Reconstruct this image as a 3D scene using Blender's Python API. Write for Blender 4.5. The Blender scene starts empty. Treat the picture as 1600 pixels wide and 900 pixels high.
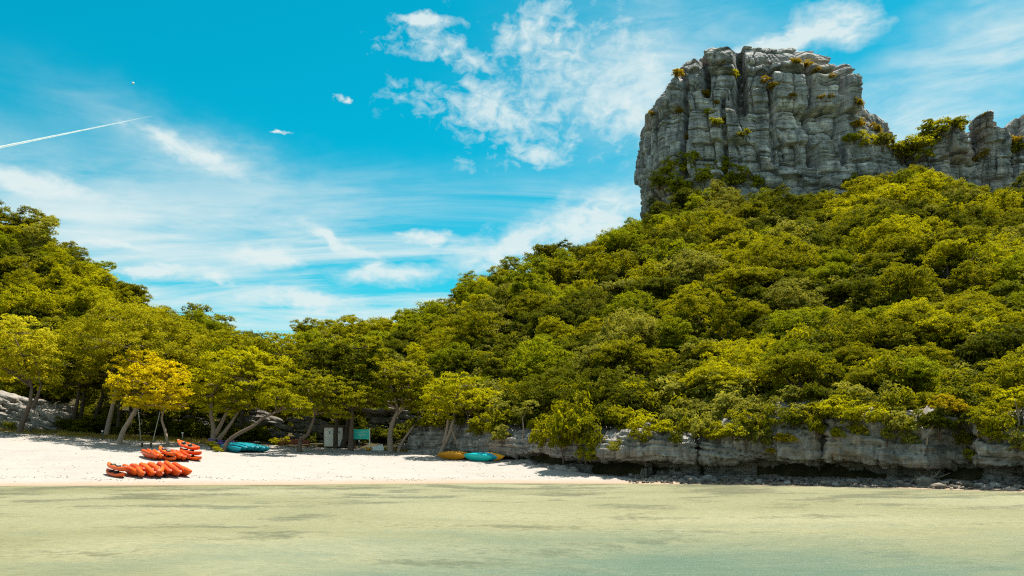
import bpy, math, random
import numpy as np
from mathutils import Vector, Matrix, Euler
from mathutils.bvhtree import BVHTree

R = math.radians
scene = bpy.context.scene
COL = scene.collection
F = 1244.0            # focal length in photo pixels (28 mm lens, 1600 px wide)
CAM_H = 2.0           # eye height above the water
HOR = 712.0           # photo row of the horizon


def P(px, py, d):
    """world point at distance d (metres along +Y) that projects to photo pixel (px, py)"""
    return Vector(((px - 800.0) / F * d, d, CAM_H + (HOR - py) / F * d))


# ------------------------------------------------------------------ node helpers
def nd(t, typ, ins=None, **props):
    n = t.nodes.new(typ)
    for k, v in props.items():
        setattr(n, k, v)
    for k, v in (ins or {}).items():
        s = n.inputs[k]
        if isinstance(v, bpy.types.NodeSocket):
            t.links.new(v, s)
        else:
            s.default_value = v
    return n


def mth(t, op, a, b=None, c=None, clamp=False):
    ins = {0: a}
    if b is not None:
        ins[1] = b
    if c is not None:
        ins[2] = c
    return nd(t, 'ShaderNodeMath', ins, operation=op, use_clamp=clamp).outputs[0]


def ramp(t, fac, stops, interp='LINEAR'):
    n = nd(t, 'ShaderNodeValToRGB', {0: fac})
    cr = n.color_ramp
    cr.interpolation = interp
    while len(cr.elements) < len(stops):
        cr.elements.new(0.5)
    for e, (p, c) in zip(cr.elements, stops):
        e.position = p
        e.color = (c, c, c, 1) if isinstance(c, (int, float)) else (*c, 1)
    return n.outputs[0]


def mixc(t, fac, a, b, blend='MIX'):
    n = nd(t, 'ShaderNodeMix', data_type='RGBA', blend_type=blend)
    for s, v in ((n.inputs[0], fac), (n.inputs[6], a), (n.inputs[7], b)):
        if isinstance(v, bpy.types.NodeSocket):
            t.links.new(v, s)
        elif isinstance(v, (int, float)):
            s.default_value = v
        else:
            s.default_value = (*v, 1) if len(v) == 3 else v
    return n.outputs[2]


def vmul(t, v, k):
    return nd(t, 'ShaderNodeVectorMath', {0: v, 1: k}, operation='MULTIPLY').outputs[0]


def noise(t, vec, scale, detail=4, rough=0.55, dist=0.0):
    return nd(t, 'ShaderNodeTexNoise', {'Vector': vec, 'Scale': scale, 'Detail': detail, 'Roughness': rough, 'Distortion': dist}).outputs[0]


def new_mat(name):
    m = bpy.data.materials.new(name)
    m.use_nodes = True
    t = m.node_tree
    t.nodes.clear()
    return m, t


def finish(t, shader):
    o = nd(t, 'ShaderNodeOutputMaterial')
    t.links.new(shader, o.inputs[0])


# ------------------------------------------------------------------ camera
cam = bpy.data.cameras.new('camera')
cam.lens = 36.0 * F / 1600.0
cam.sensor_width = 36.0
cam.shift_y = (HOR - 450.0) / 1600.0
cam.clip_start = 0.1
cam.clip_end = 30000.0
cam_ob = bpy.data.objects.new('camera', cam)
COL.objects.link(cam_ob)
cam_ob.location = (0, 0, CAM_H)
cam_ob.rotation_euler = (R(90), 0, 0)
scene.camera = cam_ob

# ------------------------------------------------------------------ sun, exposure
SUN = Vector((0.24, 0.20, 0.95)).normalized()      # towards the sun: high, a little to the right
sun = bpy.data.lights.new('sun', 'SUN')
sun.energy = 5.0
sun.angle = R(0.53)
sun.color = (1.0, 0.93, 0.80)
sun_ob = bpy.data.objects.new('sun', sun)
COL.objects.link(sun_ob)
sun_ob.location = (40, -40, 150)
sun_ob.rotation_euler = SUN.to_track_quat('Z', 'Y').to_euler()

vs = scene.view_settings
vs.view_transform = 'Standard'
vs.look = 'None'
vs.gamma = 1.0
vs.exposure = 1.1
vs.use_curve_mapping = False
scene.render.engine = 'CYCLES'
cy = scene.cycles
cy.max_bounces = 6
cy.diffuse_bounces = 3
cy.glossy_bounces = 2
cy.transmission_bounces = 3
cy.transparent_max_bounces = 8
cy.use_denoising = False
cy.pixel_filter_type = 'BLACKMAN_HARRIS'
cy.filter_width = 1.15
cy.sample_clamp_indirect = 6.0
cy.caustics_reflective = False
cy.caustics_refractive = False


# ------------------------------------------------------------------ sky
def build_world():
    w = bpy.data.worlds.new('World')
    scene.world = w
    w.use_nodes = True
    t = w.node_tree
    t.nodes.clear()
    sky = nd(t, 'ShaderNodeTexSky', sky_type='NISHITA')
    sky.sun_disc = False
    sky.sun_elevation = math.asin(SUN.z)
    sky.sun_rotation = math.atan2(SUN.x, SUN.y)
    sky.altitude = 0
    sky.air_density = 1.0
    sky.dust_density = 0.6
    sky.ozone_density = 2.0
    base = mixc(t, 1.0, sky.outputs[0], SKY_TINT, 'MULTIPLY')
    d = nd(t, 'ShaderNodeTexCoord').outputs['Generated']
    sx = nd(t, 'ShaderNodeSeparateXYZ', {0: d})
    X, Y, Z = sx.outputs
    az = mth(t, 'ARCTAN2', X, Y)
    el = mth(t, 'ARCSINE', Z)
    zz = mth(t, 'ADD', mth(t, 'MAXIMUM', Z, 0.0), 0.10)
    pl = nd(t, 'ShaderNodeCombineXYZ', {0: mth(t, 'DIVIDE', X, zz), 1: mth(t, 'DIVIDE', Y, zz), 2: 0.0}).outputs[0]
    ang = nd(t, 'ShaderNodeCombineXYZ', {0: az, 1: el, 2: 0.0}).outputs[0]

    wv = nd(t, 'ShaderNodeTexNoise', {'Vector': nd(t, 'ShaderNodeMapping', {'Vector': ang, 'Scale': (1, 1.6, 1)}).outputs[0], 'Scale': 20.0, 'Detail': 6, 'Roughness': 0.62}).outputs['Color']
    wsep = nd(t, 'ShaderNodeSeparateColor', {0: wv})
    az = mth(t, 'ADD', az, mth(t, 'MULTIPLY', mth(t, 'SUBTRACT', wsep.outputs[0], 0.5), 0.11))
    el = mth(t, 'ADD', el, mth(t, 'MULTIPLY', mth(t, 'SUBTRACT', wsep.outputs[1], 0.5), 0.034))

    def ae(px, py):
        a = math.atan((px - 800) / F)
        return a, math.atan((HOR - py) / F * math.cos(a))

    wang = nd(t, 'ShaderNodeCombineXYZ', {0: az, 1: el, 2: 0.0}).outputs[0]

    def patches(lst):
        r = None
        for p in lst:
            px, py, sx_, sy_ = p[:4]
            a0, e0 = ae(px, py)
            mp = nd(t, 'ShaderNodeMapping', {'Vector': wang, 'Location': (a0, e0, 0), 'Rotation': (0, 0, p[4] if len(p) > 4 else 0.0), 'Scale': (sx_ / F, sy_ / F, 1)}, vector_type='TEXTURE').outputs[0]
            d2 = nd(t, 'ShaderNodeVectorMath', {0: mp, 1: mp}, operation='DOT_PRODUCT').outputs['Value']
            r = d2 if r is None else mth(t, 'MINIMUM', r, d2)
        return mth(t, 'EXPONENT', mth(t, 'MULTIPLY', r, -1.0))

    # thin veil that thickens towards the horizon, drawn out into streaks
    rot = nd(t, 'ShaderNodeMapping', {'Vector': pl, 'Rotation': (0, 0, R(-14)), 'Scale': (0.35, 1.15, 1)}).outputs[0]
    n1 = noise(t, rot, 2.2, 8, 0.62, 0.8)
    low = nd(t, 'ShaderNodeMapRange', {0: el, 1: R(21.5), 2: R(14), 3: 0.0, 4: 1.0}, interpolation_type='SMOOTHSTEP').outputs[0]
    veil = mth(t, 'MULTIPLY', low, ramp(t, n1, [(0.38, 0.05), (0.60, 0.95)]))
    veil = mth(t, 'MULTIPLY', veil, 0.86)
    # altocumulus patch
    m2 = patches([(900, 95, 170, 95, -0.35), (770, 175, 170, 48, -0.15), (700, 80, 120, 34, -0.1), (960, 170, 150, 75), (820, 240, 110, 30, 0.1)])
    n2a = noise(t, ang, 16.0, 3, 0.5)
    n2 = noise(t, nd(t, 'ShaderNodeMapping', {'Vector': ang, 'Scale': (1, 1.5, 1)}).outputs[0], 44.0, 7, 0.62, 0.4)
    nn = mth(t, 'ADD', mth(t, 'MULTIPLY', n2, 0.62), mth(t, 'MULTIPLY', n2a, 0.48))
    alto = mth(t, 'MULTIPLY', ramp(t, mth(t, 'MULTIPLY', nn, mth(t, 'ADD', mth(t, 'MULTIPLY', m2, 0.50), 0.55)), [(0.44, 0.0), (0.66, 0.80)]), mth(t, 'MINIMUM', mth(t, 'MULTIPLY', m2, 2.2), 1.0))
    # feathered cirrus on the right
    m3 = patches([(1480, 130, 230, 66, 0.42), (1580, 60, 190, 64, 0.42), (1030, 120, 150, 90), (1430, 190, 150, 44, 0.1), (120, 330, 240, 40, -0.2), (330, 250, 160, 30, -0.25)])
    rot3 = nd(t, 'ShaderNodeMapping', {'Vector': ang, 'Rotation': (0, 0, R(-24)), 'Scale': (0.30, 1.3, 1)}).outputs[0]
    n3 = noise(t, rot3, 26.0, 7, 0.6, 0.7)
    cir = mth(t, 'MULTIPLY', m3, ramp(t, n3, [(0.30, 0.16), (0.68, 0.86)]))
    # separate small clouds
    puffs = [(415, 402, 52, 17, 0), (530, 376, 62, 13, -0.35), (470, 468, 85, 15, -0.06), (245, 424, 62, 9, 0.12), (665, 376, 42, 12, 0),
             (1195, 80, 70, 17, 0.1), (1300, 38, 60, 26, -0.1), (1250, 62, 55, 16, 0.4), (290, 236, 70, 13, -0.32), (55, 290, 85, 16, -0.10), (180, 384, 50, 6, 0),
             (660, 33, 50, 8, 0), (535, 160, 15, 4, 0), (440, 209, 17, 2.5, 0), (340, 432, 34, 8, 0), (800, 385, 110, 30, 0.3), (930, 345, 110, 40, 0.2), (610, 430, 80, 18, 0)]
    m4 = patches(puffs)
    n4 = noise(t, nd(t, 'ShaderNodeMapping', {'Vector': ang, 'Scale': (1, 2.2, 1)}).outputs[0], 30.0, 8, 0.62, 0.5)
    puf = ramp(t, mth(t, 'MULTIPLY', m4, mth(t, 'ADD', mth(t, 'MULTIPLY', n4, 1.7), 0.05)), [(0.16, 0.0), (0.80, 0.88)])
    # broken cloud added outside the view to make the sky's light less cyan
    n5 = noise(t, nd(t, 'ShaderNodeMapping', {'Vector': pl, 'Rotation': (0, 0, R(20)), 'Scale': (0.6, 1.1, 1)}).outputs[0], 1.7, 7, 0.6, 0.5)
    beyond = mth(t, 'MAXIMUM', nd(t, 'ShaderNodeMapRange', {0: el, 1: R(31), 2: R(40)}).outputs[0], nd(t, 'ShaderNodeMapRange', {0: mth(t, 'ABSOLUTE', az), 1: 0.66, 2: 0.85}).outputs[0])
    rest = mth(t, 'MULTIPLY', beyond, ramp(t, n5, [(0.36, 0.0), (0.60, 0.85)]))
    puf = mth(t, 'MAXIMUM', puf, rest)
    cl = mth(t, 'SUBTRACT', 1.0, mth(t, 'MULTIPLY', mth(t, 'MULTIPLY', mth(t, 'SUBTRACT', 1.0, veil), mth(t, 'SUBTRACT', 1.0, alto)),
                                     mth(t, 'MULTIPLY', mth(t, 'SUBTRACT', 1.0, cir), mth(t, 'SUBTRACT', 1.0, puf))))
    up = nd(t, 'ShaderNodeMapRange', {0: Z, 1: 0.0, 2: 0.04}).outputs[0]
    col = mixc(t, mth(t, 'MULTIPLY', cl, up), base, CLOUD)
    bg = nd(t, 'ShaderNodeBackground', {'Color': col, 'Strength': 0.10})
    w.cycles.sampling_method = 'MANUAL'
    w.cycles.sample_map_resolution = 512
    o = nd(t, 'ShaderNodeOutputWorld')
    t.links.new(bg.outputs[0], o.inputs[0])


SKY_TINT = (0.003, 0.72, 0.655)
CLOUD = (3.6, 4.1, 4.1)
build_world()


# ------------------------------------------------------------------ numpy noise
def _hash(ix, iy, iz, seed):
    h = (ix.astype(np.int64) * 374761393 + iy.astype(np.int64) * 668265263 + iz.astype(np.int64) * 1274126177 + seed * 974711) & 0xffffffff
    h = ((h ^ (h >> 13)) * 1274126177) & 0xffffffff
    h = ((h ^ (h >> 16)) * 2246822519) & 0xffffffff
    h = h ^ (h >> 15)
    return (h & 0xffffff) / float(0x1000000)


def vnoise(p, seed=0):
    i = np.floor(p).astype(np.int64)
    f = p - i
    f = f * f * f * (f * (f * 6 - 15) + 10)
    r = 0
    for dx in (0, 1):
        wx = f[:, 0] if dx else 1 - f[:, 0]
        for dy in (0, 1):
            wy = f[:, 1] if dy else 1 - f[:, 1]
            for dz in (0, 1):
                wz = f[:, 2] if dz else 1 - f[:, 2]
                r = r + wx * wy * wz * _hash(i[:, 0] + dx, i[:, 1] + dy, i[:, 2] + dz, seed)
    return r * 2 - 1


def fbm(p, octaves=4, seed=0, gain=0.5):
    a, s, r = 1.0, 0.0, 0
    for k in range(octaves):
        r = r + a * vnoise(p * (2.03 ** k) + 17.3 * k, seed + k)
        s += a
        a *= gain
    return r / s


def worley(p, seed=0, jit=0.9):
    c = np.floor(p).astype(np.int64)
    n = len(p)
    f1 = np.full(n, 9.0)
    f2 = np.full(n, 9.0)
    ident = np.zeros(n)
    for dx in (-1, 0, 1):
        for dy in (-1, 0, 1):
            for dz in (-1, 0, 1):
                gx, gy, gz = c[:, 0] + dx, c[:, 1] + dy, c[:, 2] + dz
                q = np.stack([gx + 0.5 + jit * (_hash(gx, gy, gz, seed) - 0.5), gy + 0.5 + jit * (_hash(gx, gy, gz, seed + 1) - 0.5),
                              gz + 0.5 + jit * (_hash(gx, gy, gz, seed + 2) - 0.5)], 1)
                dd = np.sqrt(((q - p) ** 2).sum(1))
                near = dd < f1
                f2 = np.where(near, f1, np.minimum(f2, dd))
                ident = np.where(near, _hash(gx, gy, gz, seed + 3), ident)
                f1 = np.where(near, dd, f1)
    return f1, f2, ident


# ------------------------------------------------------------------ mesh and object helpers
def make_mesh(name, verts, faces, mat=None, smooth=True, attr=None):
    """faces: (n,k) int array of equal-sized faces or a list of such arrays"""
    me = bpy.data.meshes.new(name)
    verts = np.asarray(verts, dtype=np.float32)
    fl = [np.asarray(f, dtype=np.int32) for f in (faces if isinstance(faces, list) and isinstance(faces[0], np.ndarray) else [faces]) if len(f)]
    loops = np.concatenate([f.ravel() for f in fl])
    tot = np.concatenate([np.full(len(f), f.shape[1], dtype=np.int32) for f in fl])
    start = np.concatenate([[0], np.cumsum(tot)[:-1]]).astype(np.int32)
    me.vertices.add(len(verts))
    me.vertices.foreach_set('co', verts.ravel())
    me.loops.add(len(loops))
    me.loops.foreach_set('vertex_index', loops)
    me.polygons.add(len(tot))
    me.polygons.foreach_set('loop_start', start)
    me.polygons.foreach_set('loop_total', tot)
    me.polygons.foreach_set('use_smooth', np.full(len(tot), smooth, dtype=bool))
    me.update(calc_edges=True)
    for k, v in (attr or {}).items():
        a = me.attributes.new(k, 'FLOAT', 'POINT')
        a.data.foreach_set('value', np.asarray(v, dtype=np.float32))
    if mat:
        me.materials.append(mat)
    return me


def link(name, me, parent=None, loc=(0, 0, 0), rot=(0, 0, 0), scale=(1, 1, 1)):
    o = bpy.data.objects.new(name, me)
    COL.objects.link(o)
    o.location = loc
    o.rotation_euler = rot
    o.scale = scale
    if parent is not None:
        o.parent = parent
    return o


def tag(o, label=None, cat=None, group=None, kind=None):
    if label:
        o['label'] = label
    if cat:
        o['category'] = cat
    if group:
        o['group'] = group
    if kind:
        o['kind'] = kind
    return o


def grid_faces(nu, nv, wrap=False):
    u = np.arange(nu if wrap else nu - 1)
    v = np.arange(nv - 1)
    U, V = np.meshgrid(u, v, indexing='ij')
    U2 = (U + 1) % nu
    return np.stack([U * nv + V, U2 * nv + V, U2 * nv + V + 1, U * nv + V + 1], -1).reshape(-1, 4)


class Parts:
    """collects boxes and tubes (as quads) of one mesh"""
    def __init__(self):
        self.v, self.f, self.n = [], [], 0

    def add(self, v, f):
        v = np.asarray(v, float)
        self.v.append(v)
        self.f.append(np.asarray(f) + self.n)
        self.n += len(v)
        return self

    def box(self, c, s, rz=0.0, rx=0.0, ry=0.0):
        s = np.asarray(s) / 2
        v = np.array([[x, y, z] for x in (-1, 1) for y in (-1, 1) for z in (-1, 1)]) * s
        M = np.array(Euler((rx, ry, rz)).to_matrix())
        return self.add(v @ M.T + np.asarray(c), [[0, 1, 3, 2], [4, 6, 7, 5], [0, 4, 5, 1], [2, 3, 7, 6], [0, 2, 6, 4], [1, 5, 7, 3]])

    def tube(self, pts, rad, n=7):
        pts = np.asarray(pts, float)
        rad = np.broadcast_to(np.asarray(rad, float), (len(pts),))
        tan = np.gradient(pts, axis=0)
        tan /= np.linalg.norm(tan, axis=1, keepdims=True) + 1e-9
        ref = np.array([1.0, 0, 0]) if abs(tan[0][0]) < 0.8 else np.array([0, 1.0, 0])
        a = np.arange(n) * 2 * math.pi / n
        V = []
        for p, r, t_ in zip(pts, rad, tan):
            x = ref - t_ * np.dot(ref, t_)
            x /= np.linalg.norm(x) + 1e-9
            ref = x
            y = np.cross(t_, x)
            V.append(p + r * (np.cos(a)[:, None] * x + np.sin(a)[:, None] * y))
        m = len(pts)
        V = np.concatenate(V + [pts[:1], pts[-1:]])
        fs = []
        for i in range(m - 1):
            for j in range(n):
                fs.append([i * n + j, i * n + (j + 1) % n, (i + 1) * n + (j + 1) % n, (i + 1) * n + j])
        for j in range(0, n):
            fs.append([m * n, (j + 1) % n, j, j])
            fs.append([m * n + 1, (m - 1) * n + j, (m - 1) * n + (j + 1) % n, (m - 1) * n + (j + 1) % n])
        return self.add(V, fs)

    def mesh(self, name, mat, smooth=True):
        f = np.concatenate(self.f)
        tri = f[:, 2] == f[:, 3]
        return make_mesh(name, np.concatenate(self.v), [f[~tri], f[tri][:, :3]], mat, smooth)


# ------------------------------------------------------------------ materials
def mat_simple(name, col, rough=0.6, spec=0.4, var=0.15, scale=6.0, bump=0.0, metal=0.0):
    m, t = new_mat(name)
    g = nd(t, 'ShaderNodeNewGeometry')
    n = noise(t, g.outputs['Position'], scale, 5, 0.6)
    c = mixc(t, n, tuple(x * (1 - var) for x in col), tuple(min(1, x * (1 + var)) for x in col))
    ins = {'Base Color': c, 'Roughness': rough, 'Specular IOR Level': spec, 'Metallic': metal}
    if bump:
        ins['Normal'] = nd(t, 'ShaderNodeBump', {'Strength': bump, 'Distance': 0.02, 'Height': n}).outputs[0]
    finish(t, nd(t, 'ShaderNodeBsdfPrincipled', ins).outputs[0])
    return m


def mat_leaf(name, dark, light, trans=0.32, rough=0.7):
    m, t = new_mat(name)
    a = nd(t, 'ShaderNodeAttribute', attribute_name='tint')
    rnd = nd(t, 'ShaderNodeObjectInfo').outputs['Random']
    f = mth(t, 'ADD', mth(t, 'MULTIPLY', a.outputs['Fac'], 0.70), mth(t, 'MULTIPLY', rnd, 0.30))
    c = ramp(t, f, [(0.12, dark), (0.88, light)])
    pr = nd(t, 'ShaderNodeBsdfPrincipled', {'Base Color': c, 'Roughness': rough, 'Specular IOR Level': 0.05})
    tr = nd(t, 'ShaderNodeBsdfTranslucent', {'Color': mixc(t, 1.0, c, (1.15, 1.1, 0.6), 'MULTIPLY')})
    finish(t, nd(t, 'ShaderNodeMixShader', {0: trans, 1: pr.outputs[0], 2: tr.outputs[0]}).outputs[0])
    return m


def mat_rock(name, s=1.0, ochre=0.35, bright=1.0, warm=0.0):
    """limestone: grey with dark runs, pale fresh faces, ochre stains; s = size of the features in metres"""
    m, t = new_mat(name)
    pos = nd(t, 'ShaderNodeNewGeometry').outputs['Position']
    mid = noise(t, pos, 0.55 / s, 9, 0.66, 0.3)
    streak = noise(t, vmul(t, pos, (1.0, 1.0, 0.09)), 1.1 / s, 6, 0.65, 0.2)
    strata = noise(t, vmul(t, pos, (0.06, 0.06, 1.0)), 1.9 / s, 4, 0.6, 0.4)
    big = noise(t, pos, 0.10 / s, 3, 0.5)
    f = mth(t, 'ADD', mth(t, 'ADD', mth(t, 'MULTIPLY', mid, 0.46), mth(t, 'MULTIPLY', streak, 0.30)), mth(t, 'MULTIPLY', strata, 0.24))
    b = bright
    c = ramp(t, f, [(0.38, (0.036 * b, 0.037 * b, 0.038 * b)), (0.46, (0.112 * b, 0.112 * b, 0.114 * b)), (0.54, (0.205 * b, 0.20 * b, 0.198 * b)), (0.63, (0.40 * b, 0.37 * b, 0.345 * b))])
    om = mth(t, 'MULTIPLY', ramp(t, mth(t, 'ADD', mth(t, 'MULTIPLY', big, 0.6), mth(t, 'MULTIPLY', streak, 0.4)), [(0.52, 0.0), (0.64, 1.0)]), ochre)
    c = mixc(t, om, c, (0.30, 0.185, 0.10))
    run = noise(t, vmul(t, pos, (1.0, 1.0, 0.05)), 0.42 / s, 5, 0.6, 0.3)
    c = mixc(t, mth(t, 'MULTIPLY', ramp(t, run, [(0.50, 0.0), (0.62, 1.0)]), 0.62), c, (0.045 * b, 0.048 * b, 0.050 * b))
    if warm:
        c = mixc(t, warm, c, (0.34, 0.27, 0.19))
    fine = noise(t, pos, 4.0 / s, 6, 0.7)
    h = mth(t, 'ADD', mth(t, 'ADD', mth(t, 'MULTIPLY', mid, 0.35), mth(t, 'MULTIPLY', strata, 0.8)), mth(t, 'ADD', mth(t, 'MULTIPLY', fine, 0.16), mth(t, 'MULTIPLY', streak, 0.35)))
    bp = nd(t, 'ShaderNodeBump', {'Strength': 0.9, 'Distance': 0.55 * s, 'Height': h})
    finish(t, nd(t, 'ShaderNodeBsdfPrincipled', {'Base Color': c, 'Roughness': 0.88, 'Specular IOR Level': 0.2, 'Normal': bp.outputs[0]}).outputs[0])
    return m


def mat_bark(name, dark, light):
    m, t = new_mat(name)
    pos = nd(t, 'ShaderNodeNewGeometry').outputs['Position']
    n = noise(t, vmul(t, pos, (1, 1, 0.25)), 9.0, 6, 0.65)
    big = noise(t, pos, 1.4, 3, 0.5)
    c = mixc(t, mth(t, 'ADD', mth(t, 'MULTIPLY', n, 0.7), mth(t, 'MULTIPLY', big, 0.4)), dark, light)
    bp = nd(t, 'ShaderNodeBump', {'Strength': 0.7, 'Distance': 0.03, 'Height': n})
    finish(t, nd(t, 'ShaderNodeBsdfPrincipled', {'Base Color': c, 'Roughness': 0.9, 'Specular IOR Level': 0.15, 'Normal': bp.outputs[0]}).outputs[0])
    return m


def mat_kayak(name, col):
    m, t = new_mat(name)
    pos = nd(t, 'ShaderNodeTexCoord').outputs['Object']
    n = noise(t, pos, 3.0, 6, 0.65)
    scr = noise(t, vmul(t, pos, (1.5, 12, 12)), 3.0, 5, 0.7)
    rnd = nd(t, 'ShaderNodeObjectInfo').outputs['Random']
    hs = nd(t, 'ShaderNodeHueSaturation', {'Hue': mth(t, 'ADD', 0.494, mth(t, 'MULTIPLY', rnd, 0.010)), 'Value': mth(t, 'ADD', 0.82, mth(t, 'MULTIPLY', rnd, 0.3)), 'Color': (*col, 1)})
    c = mixc(t, mth(t, 'MULTIPLY', ramp(t, n, [(0.45, 0.0), (0.75, 1.0)]), 0.35), hs.outputs[0], tuple(x * 0.62 for x in col))
    c = mixc(t, mth(t, 'MULTIPLY', ramp(t, scr, [(0.60, 0.0), (0.72, 1.0)]), 0.35), c, tuple(min(1.0, x * 0.6 + 0.3) for x in col))
    bp = nd(t, 'ShaderNodeBump', {'Strength': 0.25, 'Distance': 0.02, 'Height': n})
    finish(t, nd(t, 'ShaderNodeBsdfPrincipled', {'Base Color': c, 'Roughness': mth(t, 'ADD', 0.25, mth(t, 'MULTIPLY', scr, 0.3)), 'Specular IOR Level': 0.3, 'Normal': bp.outputs[0]}).outputs[0])
    return m


LEAF = {
    'golden': mat_leaf('leaf_golden', (0.30, 0.245, 0.002), (0.76, 0.60, 0.004), 0.48),
    'amber': mat_leaf('leaf_amber', (0.25, 0.195, 0.002), (0.48, 0.36, 0.004), 0.46),
    'yellow-green': mat_leaf('leaf_yellow_green', (0.145, 0.150, 0.002), (0.465, 0.432, 0.003), 0.49),
    'fresh green': mat_leaf('leaf_fresh_green', (0.085, 0.104, 0.002), (0.320, 0.340, 0.004), 0.48),
    'olive': mat_leaf('leaf_olive', (0.092, 0.097, 0.002), (0.345, 0.322, 0.003), 0.47),
    'dark green': mat_leaf('leaf_dark_green', (0.036, 0.046, 0.002), (0.165, 0.172, 0.003), 0.42),
    'grey-green': mat_leaf('leaf_grey_green', (0.105, 0.110, 0.012), (0.350, 0.330, 0.045), 0.44),
    'feathery': mat_leaf('leaf_feathery', (0.135, 0.135, 0.003), (0.450, 0.405, 0.010), 0.48),
    'ledge': mat_leaf('leaf_ledge', (0.170, 0.125, 0.004), (0.44, 0.305, 0.008), 0.42),
    'pale': mat_leaf('leaf_pale', (0.18, 0.18, 0.003), (0.56, 0.50, 0.02), 0.47),
}
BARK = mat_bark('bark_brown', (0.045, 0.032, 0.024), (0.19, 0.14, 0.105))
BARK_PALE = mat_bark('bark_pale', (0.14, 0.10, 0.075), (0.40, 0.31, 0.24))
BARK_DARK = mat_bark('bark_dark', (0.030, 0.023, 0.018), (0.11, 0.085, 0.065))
ROCK_TOWER = mat_rock('limestone_tower', 1.5, 0.45, 1.9)
ROCK_CLIFF = mat_rock('limestone_cliff', 0.40, 0.6, 1.35, 0.20)
ROCK_SHADE = mat_rock('limestone_shaded', 0.35, 0.45, 0.6, 0.15)  # same limestone, darkened in colour to stand for shade under the trees
ROCK_BEACH = mat_rock('limestone_beach', 0.35, 0.35, 1.2, 0.25)

# ------------------------------------------------------------------ terrain
KX = np.array([-900, -300, 0, 100, 200, 300, 400, 500, 600, 660, 700, 760, 820, 880, 1000, 1100, 1200, 1400, 1600, 2000, 2500], float)
KW = np.array([50, 52, 53, 53.5, 54, 54.5, 55, 55.5, 57, 57.3, 57.5, 58, 58, 57.7, 57.3, 56, 54, 49.5, 44.4, 38, 32])
KB = np.array([84, 82, 82, 82, 82, 82, 82, 82, 82, 81, 79, 73, 68, 63, 58.9, 57.2, 55.2, 50.8, 45.8, 39.5, 33.5])
KZ = np.array([5, 4.8, 4.4, 4.1, 3.6, 3.3, 3.0, 2.7, 2.5, 2.35, 2.15, 1.65, 1.3, .86, .22, .18, .18, .18, .18, .18, .18])
KD2 = np.array([100, 98, 97, 97, 97, 97, 97, 97, 97, 90, 86, 78.5, 73, 68.5, 64, 62, 60, 55.8, 51, 45, 39])
KZ2 = np.array([7, 6.4, 6.0, 5.6, 5.2, 4.8, 4.5, 4.4, 4.6, 5.4, 5.6, 4.6, 4.3, 4.2, 4.1, 4.5, 5.3, 4.7, 3.9, 4, 4.0])
SX = np.array([-900, -300, 0, 60, 120, 180, 240, 280, 320, 350, 380, 430, 466, 480, 520, 600, 650, 690, 720, 760, 820, 900, 935, 1000, 1060, 1110, 1200, 1300, 1340, 1400, 1450, 1500, 1600, 1900, 2500], float)
SY = np.array([290, 270, 314, 334, 380, 422, 468, 478, 482, 502, 522, 530, 522, 496, 490, 484, 470, 450, 424, 400, 394, 386, 354, 326, 294, 290, 292, 291, 275, 252, 252, 286, 288, 300, 380], float)
SD = np.array([180, 180, 178, 176, 174, 172, 170, 172, 175, 178, 180, 185, 182, 178, 172, 168, 164, 160, 160, 162, 165, 170, 175, 184, 188, 188, 188, 188, 188, 188, 186, 184, 180, 170, 150], float)
TREE_H = 5.0
SZ = CAM_H + (HOR - SY) / F * SD - TREE_H


def ground(x, y, bump=True):
    x = np.atleast_1d(np.asarray(x, float))
    y = np.atleast_1d(np.asarray(y, float))
    d = np.maximum(y, 3.0)
    px = np.clip(800 + F * x / d, -900, 2500)
    w, b, zb = np.interp(px, KX, KW), np.interp(px, KX, KB), np.interp(px, KX, KZ)
    d2, z2 = np.interp(px, KX, KD2), np.interp(px, KX, KZ2)
    ds, zs = np.interp(px, SX, SD), np.interp(px, SX, SZ)
    t = np.clip((d - w) / (b - w), 0, 1)
    zbeach = zb * (0.88 * t + 0.30 * t * t - 0.18 * t ** 3)
    sea = -np.minimum(0.024 * np.maximum(w - d, 0), 0.85)
    cliff = np.clip((px - 650) / 40, 0, 1)
    t2 = np.clip((d - b - 2.6 * cliff) / (d2 - b - 2.6 * cliff), 0, 1)
    zmid = zb + (z2 - zb) * t2
    t3 = np.clip((d - d2) / (ds - d2), 0, 1)
    zh = z2 + (zs - z2) * (0.80 * t3 + 0.35 * t3 * t3 - 0.15 * t3 ** 3)
    plat = np.clip((px - 985) / 30, 0, 1)
    flat = ds + 62 * plat
    zbk = zs - 0.42 * np.maximum(d - flat, 0)
    z = np.where(d <= w, sea, np.where(d <= b, zbeach, np.where(d <= d2, zmid, np.where(d <= ds, zh, np.maximum(zbk, -4)))))
    if bump:
        p = np.stack([x, y, np.zeros_like(x)], 1)
        z = z + 2.6 * fbm(p / 17.0, 3, 5) * np.clip((d - d2 - 2) / 18, 0, 1)
        z = z + 0.06 * fbm(p / 1.8, 3, 9) * np.clip((d - w - 1) / 4, 0, 1) + 0.07 * fbm(p / 5.0, 3, 12) * np.clip((d - w + 0.5) / 2.5, 0, 1)
    return z


def gz(x, y):
    return float(ground(x, y)[0])


def on_ground(px, py, d0=45.0, d1=140.0):
    """walk along the sight line until it meets the terrain"""
    d = np.linspace(d0, d1, 900)
    x = (px - 800) / F * d
    z = CAM_H + (HOR - py) / F * d
    k = np.nonzero(ground(x, d) >= z)[0]
    i = k[0] if len(k) else len(d) - 1
    return Vector((x[i], d[i], gz(x[i], d[i])))


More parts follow.
